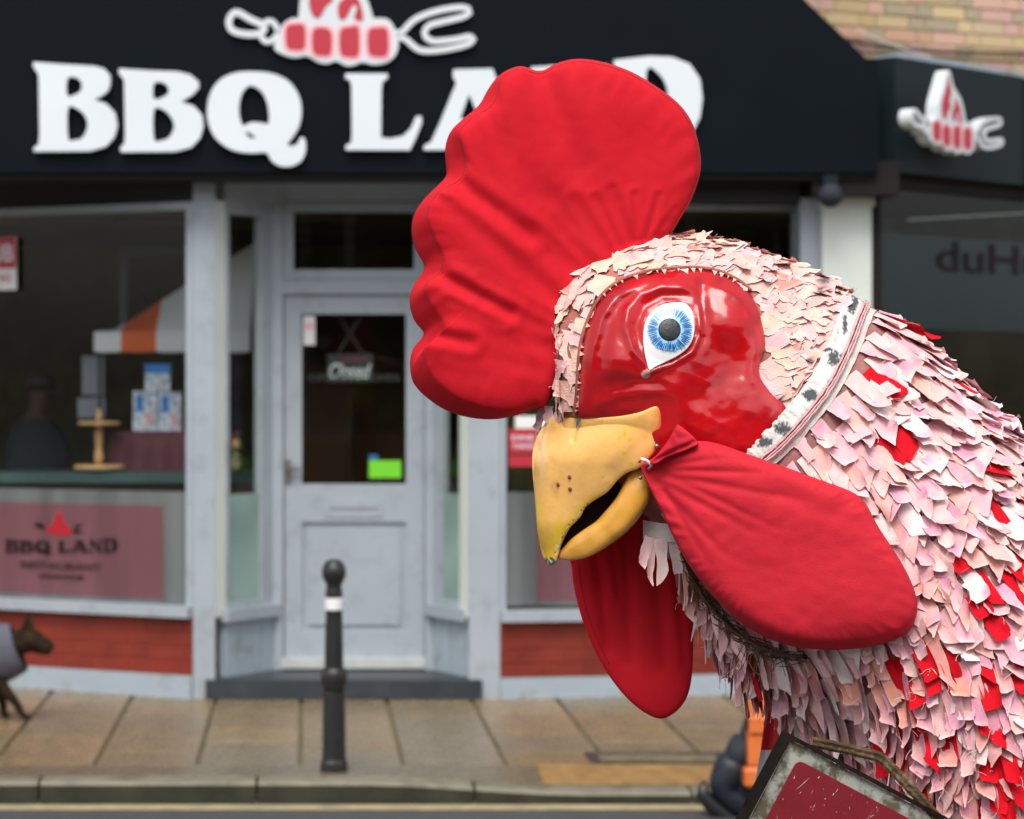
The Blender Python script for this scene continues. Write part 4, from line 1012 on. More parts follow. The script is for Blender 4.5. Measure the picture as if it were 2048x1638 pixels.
def mask_d(x, y, r=.5):
    d = bdep(x, y, -60)[0] - 7
    d -= 13 * math.sqrt(max(0, 1 - r ** 9))
    if inpoly(x, y, eye_o): return eye_d(x, y) + 7
    h = 0
    for pl_, w, a in feat:
        q, t = polyd(x, y, pl_)
        if q < w * 3: h += .46 * a * gs(q, w * 1.1) * min(1, 4 * t + .35, 4 * (1 - t) + .35)
    h += 15 * gs(math.hypot((x - 1462) / 1.0, (y - 625) / 1.2), 46) - 11 * gs(math.hypot(x - 1448, (y - 730) / 1.3), 50)
    h -= 9 * gs(math.hypot(x - 1338, (y - 662) / 1.1), 46)
    h += 12 * gs(math.hypot(x - 1235, y - 720), 40) - 6 * gs(math.hypot(x - 1390, y - 795), 22)
    h += 4.0 * noise.noise(Vector((x / 60, y / 60, 1))) + .8 * noise.noise(Vector((x / 20, y / 20, 2)))
    return d - h * min(1, (1 - r) * 9)
def mask_col(p):
    n_ = noise.noise(Vector((p.x / 34, p.y / 34, 4))) ; n2 = noise.noise(Vector((p.x / 9, p.y / 9, 6)))
    c = [.47, .004, .008]
    k_ = sstep(.1, .5, n_); c = [lerp(c[0], .36, k_), c[1], c[2]]
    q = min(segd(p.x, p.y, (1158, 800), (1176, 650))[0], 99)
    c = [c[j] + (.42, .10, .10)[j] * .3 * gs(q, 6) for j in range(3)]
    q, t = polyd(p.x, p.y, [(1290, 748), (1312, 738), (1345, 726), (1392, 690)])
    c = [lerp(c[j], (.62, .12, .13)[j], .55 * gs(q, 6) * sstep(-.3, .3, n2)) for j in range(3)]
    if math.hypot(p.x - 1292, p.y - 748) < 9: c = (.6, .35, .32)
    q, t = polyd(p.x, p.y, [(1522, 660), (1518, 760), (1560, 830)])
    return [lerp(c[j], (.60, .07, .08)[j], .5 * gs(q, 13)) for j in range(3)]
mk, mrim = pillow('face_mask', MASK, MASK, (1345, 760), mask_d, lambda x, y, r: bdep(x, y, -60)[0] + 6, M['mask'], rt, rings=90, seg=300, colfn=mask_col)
def stitch():   # small snipped triangles of pale cloth round the mask
    pts = [p for p in mrim]; g = MB(); random.seed(9)
    for i in range(0, len(pts), 3):
        p = pts[i]; n_ = (pts[i - 1] - pts[(i + 2) % len(pts)]).normalized(); o = Vector((-n_.y, n_.x, 0))
        if (p - Vector((1345, 760, p.z))).dot(o) < 0: o = -o
        if p.x > 1500 or p.y > 830 or random.random() < .45: continue
        k_ = random.uniform(.4, 1.2); t_ = p - o * 5 * k_ + Vector((0, 0, -10)) + n_ * random.uniform(-3, 3)
        vs = [R(*(p + o * 4 - n_ * 4.5 * k_ + Vector((0, 0, -5)))), R(*(p + o * 4 + n_ * 4.5 * k_ + Vector((0, 0, -5)))), R(*t_)]
        b = len(g.v); g.v += vs + [v + Vector((0, .002, 0)) for v in vs]; g.f += [(b, b + 1, b + 2), (b + 5, b + 4, b + 3), (b, b + 3, b + 4, b + 1), (b + 1, b + 4, b + 5, b + 2), (b + 2, b + 5, b + 3, b)]
    g.build('snipped_edge', M['snip'], rt, kind='stuff')
    g = MB(); ring = [p + Vector((p.x - 1345, p.y - 760, 0)).normalized() * 5 + Vector((0, 0, 2)) for p in pts if p.x < 1500 and p.y < 834]
    g.tube([R(*p) for p in ring], .0032, 6); g.build('glued_hem', M['hem'], rt, smooth=True)
M['snip'] = mat('snipped_cloth', (.72, .46, .38), .8, .1, 60); M['hem'] = mat('brown_hem', (.34, .09, .06), .7, .35, 60, .5, 200)
stitch()
# --- eye
ey, _ = pillow('eye', eye_o, eye_o, (1338, 664), eye_d, lambda x, y, r: eye_d(x, y) + 22, M['sclera'], rt, rings=20, seg=90)
circ = lambda cx_, cy_, r, n=60: [(cx_ + r * math.cos(2 * math.pi * k / n), cy_ + r * math.sin(2 * math.pi * k / n)) for k in range(n)]
pillow('iris', circ(1340, 659, 43), circ(1340, 659, 43), (1340, 659), lambda x, y, r: eye_d(x, y) - 1.2, lambda x, y, r: eye_d(x, y) + 3, M['iris'], ey, rings=10, seg=60)
sv, sf_, = [], []
def spike(a, r0, r1, w0, w1, off):
    b = len(sv); d = (math.cos(a), math.sin(a)); t = (-d[1], d[0])
    for (r, w) in ((r0, w0), ((r0 + r1) / 2, w1), (r1, .25)):
        for s_ in (-1, 1):
            x, y = 1340 + d[0] * r + t[0] * w * s_, 659 + d[1] * r + t[1] * w * s_; sv.append(R(x, y, eye_d(x, y) - off))
    sf_.extend([(b, b + 1, b + 3, b + 2), (b + 2, b + 3, b + 5, b + 4)])
nsp = 66
for i in range(nsp):
    a = 2 * math.pi * (i + random.uniform(-.25, .25)) / nsp
    spike(a, random.uniform(24, 31), random.uniform(43, 48), .55, random.uniform(1.0, 1.7), 2.0)
add('iris_stroke', sv, sf_, M['irisdark'], ey, kind='stuff')
sv, sf_ = [], []
for i in range(nsp): spike(2 * math.pi * (i + .5 + random.uniform(-.2, .2)) / nsp, 40, random.uniform(44, 48), 1.0, .8, 1.7)
add('iris_fringe', sv, sf_, M['iris'], ey, kind='stuff')
pillow('pupil', circ(1339, 659, 22.5), circ(1339, 659, 22.5), (1339, 659), lambda x, y, r: eye_d(x, y) - 2.4 - .3 * (1 - r * r), lambda x, y, r: eye_d(x, y) + 3, M['pupil'], ey, rings=8, seg=48)

# --- beak
UB = rnd([(1098, 838), (1116, 833), (1160, 837), (1200, 835), (1240, 832), (1280, 824), (1308, 813), (1317, 816), (1322, 835), (1323, 878), (1312, 900), (1296, 920), (1280, 936), (1254, 946), (1236, 960), (1215, 984), (1190, 1000), (1172, 1014),
        (1160, 1035), (1143, 1052), (1130, 1070), (1122, 1090), (1117, 1110), (1110, 1127), (1100, 1130), (1089, 1120), (1081, 1095), (1074, 1055), (1070, 1000), (1065, 945), (1065, 905), (1073, 875), (1084, 855)], 4)
LB = rnd([(1262, 944), (1279, 936), (1293, 944), (1301, 965), (1300, 995), (1284, 1028), (1256, 1062), (1220, 1090), (1182, 1112), (1150, 1120), (1122, 1119), (1114, 1114), (1122, 1101), (1140, 1080), (1166, 1060), (1192, 1042), (1212, 1020), (1232, 995), (1248, 965)], 4)
def beak_d(x, y, r=0):
    xl = 1068 + 26 * sstep(930, 830, y) + 24 * sstep(1040, 1130, y)
    t = max(0, min(1, (x - xl) / 250)); tp = lerp(1, .5, sstep(840, 1140, y))
    d = -(12 + 178 * math.sin(t * math.pi / 2) ** .72 * tp)
    if y < 960: d = lerp(d, min(d, bdep(x, y, 0)[0] - 12 - 7 * sstep(900, 835, y) * sstep(1130, 1300, x)), sstep(990, 850, y) * sstep(1090, 1200, x) * (bdep(x, y, 99)[0] < 90))
    d -= 2 * noise.noise(Vector((x / 80, y / 80, 12))) + 6 * math.sqrt(max(0, 1 - r ** 12))
    q, _t = segd(x, y, (1156, 838), (1146, 880)); d += 5 * gs(q, 5)
    q, _t = segd(x, y, (1290, 880), (1230, 945)); d += 2.5 * gs(q, 18)
    return d
def beak_f(x, y, r): return -beak_d(x, y, r)
def chip(p, c):
    n_ = noise.noise(Vector((p.x / 5, p.y / 5, 31)))
    return n_
def ub_col(p):
    x, y = p.x, p.y; n_ = noise.noise(Vector((x / 45, y / 45, 17))); n2 = noise.noise(Vector((x / 11, y / 11, 19)))
    c = Vector((.95, .52, .145)); yel = Vector((.80, .50, .02)); och = Vector((.62, .33, .06)); org_ = Vector((.75, .20, .03))
    k_ = sstep(1010, 1075, y + 60 * n_ - (x - 1100) * .5); c = c.lerp(yel, .95 * k_)
    c = c.lerp(och, .5 * sstep(1110, 1078, x + 22 * n_) * sstep(900, 1000, y))
    c = c.lerp(yel, .9 * sstep(.2, .35, n2 + .5 * gs(math.hypot(x - 1255, (y - 875) * 1.0), 26) + .45 * gs(math.hypot(x - 1262, y - 925), 16) - .35))
    c = c.lerp(Vector((.80, .60, .33)), .6 * gs(abs(x - (1082 + max(0, 860 - y) * .5)), 10) * sstep(1000, 900, y))
    c = c.lerp(org_, sstep(1300, 1324, x + 6 * n2) * sstep(900, 850, y))
    c = c.lerp(Vector((.52, .30, .07)), .45 * sstep(.05, .5, noise.noise(Vector((x / 16, y / 30, 71)))) * sstep(1150, 1085, x))
    c = c.lerp(yel, .9 * gs(polyd(x, y, [(1190, 1004), (1160, 1030), (1130, 1065), (1112, 1110)])[0], 14))
    q = polyd(x, y, [(1175, 1012), (1158, 1034), (1133, 1064), (1120, 1092), (1108, 1126)])[0]; ch = noise.noise(Vector((x / 4, y / 4, 41)))
    if q < 7 and ch > .12: c = Vector((.75, .7, .6)) if ch < .3 else Vector((.12, .06, .03))
    if math.hypot(x - 1100, y - 1126) < 12: c = Vector((.1, .07, .05)) if ch > -.1 else Vector((.6, .55, .45))
    sp_ = noise.noise(Vector((x / 3.2, y / 3.2, 51)))
    if sp_ > .74: c = Vector((.25, .13, .05))
    return c
def lb_col(p):
    x, y = p.x, p.y; n_ = noise.noise(Vector((x / 35, y / 35, 27))); c = Vector((.76, .37, .065)).lerp(Vector((.66, .32, .03)), sstep(-.2, .4, n_))
    c = c.lerp(Vector((.50, .13, .03)), sstep(1140, 1118, x - (1100 - y) * .3) * .7)
    ch = noise.noise(Vector((x / 4, y / 4, 43)))
    if ch > .70: c = Vector((.80, .66, .45))
    return c
def lbd(x, y, r=0):
    e = max(0, 1 - r ** 2.6)
    t = max(0, min(1, (x - 1105) / 190))
    return -(16 + 125 * t ** .75) - 34 * math.sqrt(e) * (.35 + .65 * t)
ub, _ = pillow('upper_beak', UB, UB, (1150, 925), beak_d, beak_f, M['beak'], rt, rings=60, seg=260, colfn=ub_col)
lb, _ = pillow('lower_beak', LB, LB, (1228, 1045), lbd, lambda x, y, r: -lbd(x, y, r), M['beak'], rt, rings=36, seg=180, colfn=lb_col)
MO = rnd([(1120, 1098), (1150, 1040), (1200, 985), (1250, 945), (1285, 930), (1290, 975), (1230, 1010), (1180, 1062), (1140, 1098)], 3)
pillow('mouth_lining', MO, MO, (1200, 1020), lambda x, y, r: -(2 + 80 * max(0, min(1, (x - 1110) / 180))), lambda x, y, r: 2 + 80 * max(0, min(1, (x - 1110) / 180)), M['mouth'], rt, rings=5, seg=50)
def knob(x, y, r, m_, nm, par, h=3, fn=beak_d, dd=0):
    z0 = fn(x, y, .3) - dd
    pillow(nm, circ(x, y, r, 16), circ(x, y, r, 16), (x, y), lambda a, b, q: z0 - h * math.sqrt(max(0, 1 - q * q)) - .5, lambda a, b, q: z0 + 4, m_, par, rings=4, seg=16)
M['wart'] = mat('dark_red_spot', (.26, .025, .02), .4, .1, 40)
for x, y in ((1117, 969), (1140, 954), (1141, 978)): knob(x, y, 4.8, M['wart'], 'painted_spot', ub, 1.5)
knob(1314, 893, 6, M['metal'], 'bolt', ub, 4); knob(1281, 956, 4, M['metal'], 'bolt', lb, 3, lbd, 6)
M['nick'] = mat('blue_grey_scrape', (.10, .17, .19), .5, .3, 60)
add('scrape', [R(x, y, beak_d(x, y, .5) - 7) for x, y in ((1153, 838), (1163, 838), (1159, 846), (1152, 858), (1152, 846))], [(0, 4, 3, 2, 1)], M['nick'], ub)

# --- wattles
NW = rnd([(1284, 936), (1300, 922), (1330, 905), (1352, 892), (1378, 886), (1405, 884), (1440, 890), (1490, 908), (1560, 933), (1640, 962), (1700, 984), (1728, 1006), (1752, 1050), (1785, 1100), (1812, 1145), (1830, 1190), (1832, 1225),
        (1818, 1262), (1780, 1283), (1725, 1296), (1660, 1300), (1590, 1294), (1525, 1272), (1465, 1232), (1405, 1165), (1362, 1100), (1328, 1030), (1300, 975)], 5)
def wbase(x, y): return -205 - (x - 1283) * .30 - 20 * sstep(1283, 1400, x)
wf = [((1300, 940), (1520, 945), 7, 9), ((1300, 945), (1600, 1000), 9, 8), ((1305, 955), (1500, 1060), 10, 9), ((1310, 965), (1450, 1110), 9, 8), ((1310, 930), (1400, 892), 5, 8), ((1305, 935), (1450, 915), 6, 7), ((1560, 985), (1700, 1040), 22, 8),
      ((1480, 1130), (1700, 1190), 34, 5), ((1700, 1000), (1640, 1060), 16, 6), ((1330, 985), (1420, 1130), 8, 6), ((1320, 945), (1560, 1060), 8, 6)]
def wat_n(x, y, r):
    d = wbase(x, y) - 30 * math.sqrt(max(0, 1 - r ** 6)) * sstep(1283, 1420, x)
    for a, b, w, dep in wf:
        q, t = segd(x, y, a, b)
        if q < w * 3: d += dep * .8 * gs(q, w) * (1 - .8 * t) * min(1, (1 - r) * 20 + .3)
    d += 7 * noise.noise(Vector((x / 150, y / 95, 33))) * (1 - r ** 6) + 1.0 * noise.noise(Vector((x / 30, y / 22, 35)))
    if r > .82:
        e = math.atan2(y - 1090, x - 1540); d += (r - .82) * 26 * noise.noise(Vector((e * 16, 0, 39)))
    return d
wnear = []
WS = resample(NW, 280)
for i, p in enumerate(WS):
    t = (WS[(i + 2) % 280] - WS[i - 2]).normalized(); nn_ = Vector((t.y, -t.x))
    if nn_.dot(p - Vector((1540, 1090))) < 0: nn_ = -nn_
    wnear.append(p - nn_ * (13 * max(0, nn_.dot(Vector((-.1, 1)))) * sstep(1350, 1500, p.x) + 1))
wt, wr_ = pillow('wattle', wnear, WS, (1540, 1090), wat_n, lambda x, y, r: wbase(x, y) + 38, M['wattle'], rt, rings=70, seg=280, mid=3, label='near red cloth wattle tied behind the beak')
KN = rnd([(1300, 925), (1318, 905), (1338, 878), (1352, 852), (1358, 850), (1374, 862), (1391, 878), (1395, 890), (1370, 902), (1335, 914), (1312, 928)], 3)
pillow('wattle_knot', KN, KN, (1352, 888), lambda x, y, r: min(wbase(x, y), bdep(x, y)[0] - 30) - 22 - 9 * math.sqrt(max(0, 1 - r ** 4)) + 6 * gs(segd(x, y, (1300, 925), (1390, 884))[0], 5) + 2 * noise.noise(Vector((x / 14, y / 14, 3))), lambda x, y, r: wbase(x, y) + 8, M['wattle'], rt, rings=24, seg=90)
FW = rnd([(1140, 1100), (1143, 1135), (1150, 1185), (1168, 1250), (1198, 1318), (1236, 1376), (1276, 1416), (1316, 1437), (1346, 1428), (1372, 1398), (1384, 1350), (1387, 1260), (1384, 1180), (1372, 1100), (1330, 1010), (1260, 980), (1180, 1040)], 5)
ff = [((1190, 1060), (1215, 1300), 12, 9), ((1250, 1050), (1262, 1320), 14, 10), ((1310, 1060), (1330, 1330), 16, 11), ((1220, 1060), (1240, 1200), 8, 6), ((1350, 1100), (1370, 1330), 10, 6)]
def fwn(x, y, r):
    d = 118 - (x - 1140) * .12 - 20 * math.sqrt(max(0, 1 - r ** 6))
    for a, b, w, dep in ff:
        q, t = segd(x, y, a, b)
        if q < w * 3: d += dep * gs(q, w) * (1 - .5 * t)
    return d + 5 * noise.noise(Vector((x / 60, y / 90, 55)))
fw_, r2 = pillow('wattle', FW, FW, (1270, 1210), fwn, lambda x, y, r: 150 - (x - 1140) * .12, M['comb'], rt, rings=50, seg=200, label='far red cloth wattle hanging below the beak')
g = MB(); g.tube([R(p.x + 14, p.y - 2, fwn(p.x + 14, p.y, .9) - 1) for p in r2 if 1120 < p.y < 1330 and p.x < 1215], .0009, 5); g.build('seam', M['comb_seam'], fw_, smooth=True)
g = MB(); g.tube([R(x, y, d) for x, y, d in ((1279, 924, -186), (1284, 917, -214), (1294, 921, -222), (1303, 930, -218), (1297, 938, -205))], .0024, 6); g.build('cable_tie', M['tie'], rt, smooth=True)

# --- white strap round the neck
BPATH = [(1716, 582), (1697, 625), (1672, 690), (1636, 760), (1588, 822), (1535, 878), (1470, 930), (1400, 985), (1330, 1040)]
BX = openspline(BPATH, 90)
def bandx(y):
    if y <= BX[0].y: return BX[0].x
    if y >= BX[-1].y: return BX[-1].x - (y - BX[-1].y) * .2
    for a, b in zip(BX, BX[1:]):
        if a.y <= y <= b.y: return lerp(a.x, b.x, (y - a.y) / max(1e-6, b.y - a.y))
    return BX[-1].x
def strap(off0, off1, lift, nc, colfn, nm, n=150, a0=0, a1=1):
    P = openspline(BPATH, n); vs = []; cs = []
    for i in range(n):
        t = (P[min(n - 1, i + 1)] - P[max(0, i - 1)]).normalized(); nn_ = Vector((-t.y, t.x))
        if nn_.x < 0: nn_ = -nn_
        for j in range(nc):
            o = lerp(off0, off1, j / (nc - 1)); o += (1.5 * noise.noise(Vector((i * .3, j, off0)))) * (j in (0, nc - 1))
            x, y = P[i].x + nn_.x * o, P[i].y + nn_.y * o
            hz = BVH.ray_cast(Vector((x, y, -3000)), Vector((0, 0, 1)))[0]
            if hz is None:
                q_ = BVH.find_nearest(Vector((x, y, 20)))[0]; x, y, z = q_.x, q_.y, q_.z
            else: z = hz.z
            puck = 2.5 * noise.noise(Vector((i * .28, o * .05, 7)))
            vs.append((x, y, z, puck)); cs.append(colfn(x, y, j / (nc - 1)))
    # where the outline is passed, wrap behind it
    out = [R(x, y - (0), min(z, 60) - lift - p) for x, y, z, p in vs]
    fs = [(i * nc + j, i * nc + nc + j, i * nc + nc + j + 1, i * nc + j + 1) for i in range(n - 1) for j in range(nc - 1)]
    return add(nm, out, fs, M['band'], rt, smooth=True, cols=cs)
SM = [((1704, 612), 11, 18), ((1668, 716), 15, 18), ((1662, 768), 6, 8), ((1622, 790), 18, 15), ((1566, 858), 20, 15), ((1530, 885), 18, 11), ((1690, 650), 6, 20), ((1655, 700), 12, 5), ((1712, 600), 5, 22)]
def smud(x, y):
    n_ = noise.noise(Vector((x / 7, y / 7, 61))) * .5 + noise.noise(Vector((x / 2.6, y / 5, 63))) * .45
    k_ = 0
    for (sx, sy), rx, ry in SM: k_ = max(k_, 1.45 - math.hypot((x - sx) / rx, (y - sy) / ry) + n_)
    return sstep(.45, .8, k_)
def bcol(x, y, t):
    w = Vector((.66, .66, .62)) * (1 + .08 * noise.noise(Vector((x / 20, y / 20, 2))))
    if t > .86: w = Vector((.62, .38, .37))
    return w.lerp(Vector((.035, .045, .055)), .95 * smud(x, y) * (t < .95))
strap(-16, 24, 15, 16, bcol, 'strap', n=260)
strap(26, 48, 6, 6, lambda x, y, t: Vector((.56, .55, .50)).lerp(Vector((.60, .40, .39)), sstep(.0, .4, noise.noise(Vector((x / 16, y / 16, 70))))), 'strap_lining')
g = MB()
for off in (22, 28, 33):
    P = openspline(BPATH, 120); pts = []
    for i in range(2, 112):
        t = (P[min(119, i + 1)] - P[i - 1]).normalized(); nn_ = Vector((-t.y, t.x)); nn_ = -nn_ if nn_.x < 0 else nn_
        o = off + 2.2 * noise.noise(Vector((i * .35, off, 0))); x, y = P[i].x + nn_.x * o, P[i].y + nn_.y * o; pts.append(R(x, y, min(30, bdep(x, y, 40)[0]) - 15))
    g.tube(pts, .0016, 5)
M['pinkcord'] = mat('pink_cord', (.66, .36, .36), .8, .2, 60, .4, 300)
g.build('piping', M['pinkcord'], rt, smooth=True)

# --- torn cloth pieces
def rag(P, nrm, dr, L, w, lift, grav, cut, col, rows=7, follow=True, fray=1.6, cup=0, edge=.0, wig=0.0, curl=None, mott=0):
    """one strip in figure space; returns verts, faces, colours"""
    cols_ = (0, .07, .36, .66, .93, 1); nc = len(cols_); vs = []; cs = []; g_ = Vector((0, 1, 0)); seed = random.uniform(0, 999)
    p = P + nrm * 2; d = dr.copy(); n_ = nrm.copy(); tw = random.uniform(-.5, .5)
    cl = random.uniform(-6, 12) if curl is None else random.uniform(0, curl) ; tip = random.uniform(.78, 1.02); rc = random.uniform(1, 9)
    for i in range(rows + 1):
        t = i / rows
        wd_ = (n_.cross(d)).normalized()
        wa = (wd_ * math.cos(tw * t * .8) + n_ * math.sin(tw * t * .8)).normalized()
        ww = w * lerp(1, tip, t)
        for j, c in enumerate(cols_):
            o = (c - .5); q = p + wa * o * ww + d * (o * cut * L * t)
            if c not in (.36, .66): q += wa * (fray * noise.noise(Vector((seed, i * 1.7, round(c) * 9)))) + wa * (fray * 1.8 * noise.noise(Vector((seed + 7, i * .45, round(c) * 9))))
            if i == rows and c in (0, 1): q -= d * rc
            if i == rows: q += d * fray * 1.3 * noise.noise(Vector((seed, j * 2.3, 5)))
            q += n_ * (cup * (o * o * 4) * t + wig * math.sin(c * 5 + seed) * t + cl * t * t * t)
            vs.append(q)
            e = 1 if (c in (0, 1) or i == rows) else 0
            sh = noise.noise(Vector((q.x / 38, q.y / 38, seed)))
            k2 = Vector(col) * (1 + .10 * sh)
            if mott: k2 = k2.lerp(Vector((.62, .24, .38)), mott * sstep(.05, .55, noise.noise(Vector((q.x / 55, q.y / 55, seed * .05)))))
            if edge: k2 = k2.lerp(Vector((.82, .60, .56)), .5 * e)
            cs.append(k2)
        step = L / rows
        d = (d + g_ * grav * (.25 + t)).normalized()
        p = p + d * step
        if follow:
            h = BVH.find_nearest(p)
            if h[0] is not None:
                nn_ = h[1] if h[1].dot(n_) > 0 else -h[1]; dv = p - h[0]; dist = dv.length * (1 if dv.dot(nn_) > 0 else -1)
                tgt = 2 + lift * (t + 1 / rows)
                p = h[0] + nn_ * (tgt if dist < tgt or abs(dist) < 26 else min(dist, tgt + 10)); n_ = (n_ * .5 + nn_ * .5).normalized()
                d = (d - nn_ * d.dot(nn_) * .7).normalized()
    fs = [(i * nc + j, i * nc + nc + j, i * nc + nc + j + 1, i * nc + j + 1) for i in range(rows) for j in range(nc - 1)]
    return vs, fs, cs
def frameat(u, th):
    e = .02; p = bodyp(u, th); a = bodyp(u + e, th) - p; b = bodyp(u, th + e) - p
    n_ = b.cross(a).normalized(); c_ = secat(u); ctr_ = Vector(((c_[0][0] + c_[1][0]) / 2, (c_[0][1] + c_[1][1]) / 2, 0))
    if n_.dot(p - ctr_) < 0: n_ = -n_
    return p, a.normalized(), n_
pieces = []
pal = [(.78, .43, .41), (.76, .38, .36), (.74, .33, .30), (.80, .48, .45), (.70, .34, .40), (.66, .29, .37), (.80, .53, .51), (.76, .33, .25), (.70, .38, .41)]
WATP = [(p.x, p.y) for p in WS]
u = 2.6
while u < 11.6:
    A, B, r_ = secat(u); A2, B2, _r = secat(u + .5)
    per = math.pi * (math.hypot(A[0] - B[0], A[1] - B[1]) / 2 + r_) / 2 * 1.0
    n_th = int(per * 1.5 / 35)
    for k in range(n_th):
        th = lerp(-.75, math.pi + .8, (k + random.random() * .7) / n_th); uu = u + random.uniform(-.07, .07)
        p, tu, n_ = frameat(uu, th)
        if p.z > 130: continue
        if p.x < bandx(p.y) + (40 if p.y < 1040 else 25) and p.z < 60: continue
        if u < 6 and p.z > 0 and p.y < 900: continue
        if p.x > 2160 or p.y > 1730: continue
        if p.y < 1010 and p.x < 1480: continue
        inW = inpoly(p.x, p.y, WATP) and p.z < 0
        under = sstep(.62 * math.pi, .95 * math.pi, th)
        hang = max(under, sstep(1150, 1500, p.y) * sstep(1900, 1500, p.x))
        d = (tu * (1 - hang) + Vector((.12, 1, 0)) * (.22 + hang * 1.1))
        d += Vector((random.uniform(-.16, .16), random.uniform(-.1, .1), 0))
        d = (d - n_ * d.dot(n_) * (1 - hang * .6)).normalized()
        L = (random.uniform(50, 78) if random.random() < .75 else random.uniform(80, 116)) * lerp(1, 1.35, hang); w = random.triangular(24, 54, 36) * lerp(1, .85, hang)
        tipx, tipy = p.x + d.x * L * .9, p.y + d.y * L * .9
        if tipx < 1545 and tipy > 1425: continue
        if inW and inpoly(tipx, tipy, WATP) and random.random() < .75: continue
        redp = .035 + .21 * sstep(1050, 1400, p.y) * sstep(1620, 1800, p.x) + .09 * sstep(1840, 1960, p.x)
        isred = random.random() < redp
        if isred: col = (.56, .004, .013); w *= random.uniform(.9, 1.2); L *= 1.15
        else:
            q = random.random()
            if q < .13: col = (.78, .72, .68)
            elif q < .16: col = (.78, .30, .18)
            else: col = random.choice(pal)
            k_ = sstep(1500, 800, p.y + (p.x - 1700) * -.2); col = Vector(col).lerp(Vector((.86, .62, .60)), .42 * k_)  # upper strips paler: partly light mixed into their colour
            k2 = sstep(1200, 1500, p.y); col = Vector(col).lerp(Vector((.52, .21, .22)), .45 * k2)  # lower strips duskier: shade mixed into their colour
            col = tuple(col)
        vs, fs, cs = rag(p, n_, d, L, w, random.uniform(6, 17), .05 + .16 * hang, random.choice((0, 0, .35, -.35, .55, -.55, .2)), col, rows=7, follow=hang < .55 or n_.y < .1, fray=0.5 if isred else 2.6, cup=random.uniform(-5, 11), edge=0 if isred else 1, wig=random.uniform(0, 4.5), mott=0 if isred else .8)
        vis = (not inW) and p.z < 40 and p.x < 2070 and p.y < 1640
        pieces.append((vis, L * w * (1 if vis else .01) * (1.15 if isred else 1), 'torn_strip', vs, fs, cs))
    lenrow = math.hypot((A2[0] + B2[0] - A[0] - B[0]) / 2, (A2[1] + B2[1] - A[1] - B[1]) / 2) / .5
    u += 29 / max(50, lenrow)
# head pieces
headp = []
MX = [(p.x, p.y) for p in resample(MASK, 90)]
mcx, mcy = 1345, 760
MXs = [(mcx + (x - mcx) * 1.0, mcy + (y - mcy) * 1.0) for x, y in MX]
u = .1
while u < 6.6:
    A, B, r_ = secat(u); per = math.pi * (math.hypot(A[0] - B[0], A[1] - B[1]) / 2 + r_) / 2
    n_th = int(per * 1.3 / 31)
    for k in range(n_th):
        th = lerp(-.55, 2.9, (k + random.random() * .6) / n_th); p, tu, n_ = frameat(u + random.uniform(-.05, .05), th)
        if p.z > 110: continue
        if p.z < 0 and (inpoly(p.x, p.y, MXs) or p.x > bandx(p.y) - 14): continue
        if p.z < 0 and p.x < 1400 and p.y > 825: continue
        if p.y > 850 : continue
        if p.z >= 0 and p.x > bandx(p.y): continue
        front = sstep(1260, 1170, p.x)
        if front > .4 and random.random() < .22: continue
        if front > .5: d = Vector((random.uniform(-.25, .3), 1, 0))
        else: d = tu + Vector((0, .55 if n_.z < -.3 and p.x > 1450 else .2, 0)) + Vector((random.uniform(-.3, .3), random.uniform(-.25, .25), 0))
        d = (d - n_ * d.dot(n_)).normalized()
        L = random.uniform(34, 60) * lerp(1, .9, front); w = random.triangular(30, 78, 46) * lerp(1, .62, front)
        tp_ = p + d * L * .92
        if p.z < 60 and tp_.x > bandx(tp_.y) - 10:
            L *= .45; tp_ = p + d * L
            if tp_.x > bandx(tp_.y) - 8: continue
        if p.z < 0 and inpoly(tp_.x, tp_.y, MXs):
            L *= .5; tp_ = p + d * L
            if inpoly(tp_.x, tp_.y, MXs): continue
        col = random.choice([(.78, .44, .38), (.80, .48, .42), (.76, .40, .36), (.78, .46, .45), (.74, .42, .44), (.82, .54, .47), (.80, .50, .38)])
        if random.random() < .03: col = (.62, .25, .2)
        vs, fs, cs = rag(p, n_, d, L, w, random.uniform(1.5, 4), .02, random.choice((0, .3, -.3, .5, -.5)), col, rows=6, follow=True, fray=6.5, cup=random.uniform(-.6, 1.4), edge=1, wig=.7, curl=2)
        cs2 = []
        for q, c in zip(vs, cs):
            s_ = 0
            for sx, sy, sr in ((1642, 582, 13), (1622, 718, 12), (1560, 800, 14), (1650, 560, 14)):
                s_ = max(s_, 1 - math.hypot(q.x - sx, q.y - sy) / sr + .3 * noise.noise(q / 6))
            cs2.append(Vector(c).lerp(Vector((.04, .05, .06)), .9 * sstep(.1, .4, s_)))
        headp.append((p.z < 20, L * w * (1 if p.z < 20 else .01), 'cloth_scale', vs, fs, cs2))
    A2, B2, _r = secat(u + .3); ln = math.hypot((A2[0] - A[0] + B2[0] - B[0]) / 2, (A2[1] - A[1] + B2[1] - B[1]) / 2) / .3
    u += 17 / max(60, ln)
def emit(lst, m_, cap, stuffname):
    lst.sort(key=lambda a: -a[1]); V_, F_, C_ = [], [], []
    for i, (vis, s_, nm, vs, fs, cs) in enumerate(lst):
        vw = [R(*q) for q in vs]
        if i < cap and vis: add(nm, vw, fs, m_, rt, smooth=True, cols=cs)
        else:
            b = len(V_); V_ += vw; F_ += [tuple(b + k for k in f) for f in fs]; C_ += cs
    if V_: add(stuffname, V_, F_, m_, rt, smooth=True, cols=C_, kind='stuff')
print('strips', len(pieces), sum(1 for p in pieces if p[0]), 'scales', len(headp), sum(1 for p in headp if p[0]))
emit(pieces, M['rag'], 295, 'small_strips'); emit(headp, M['scale'], 290, 'small_scales')

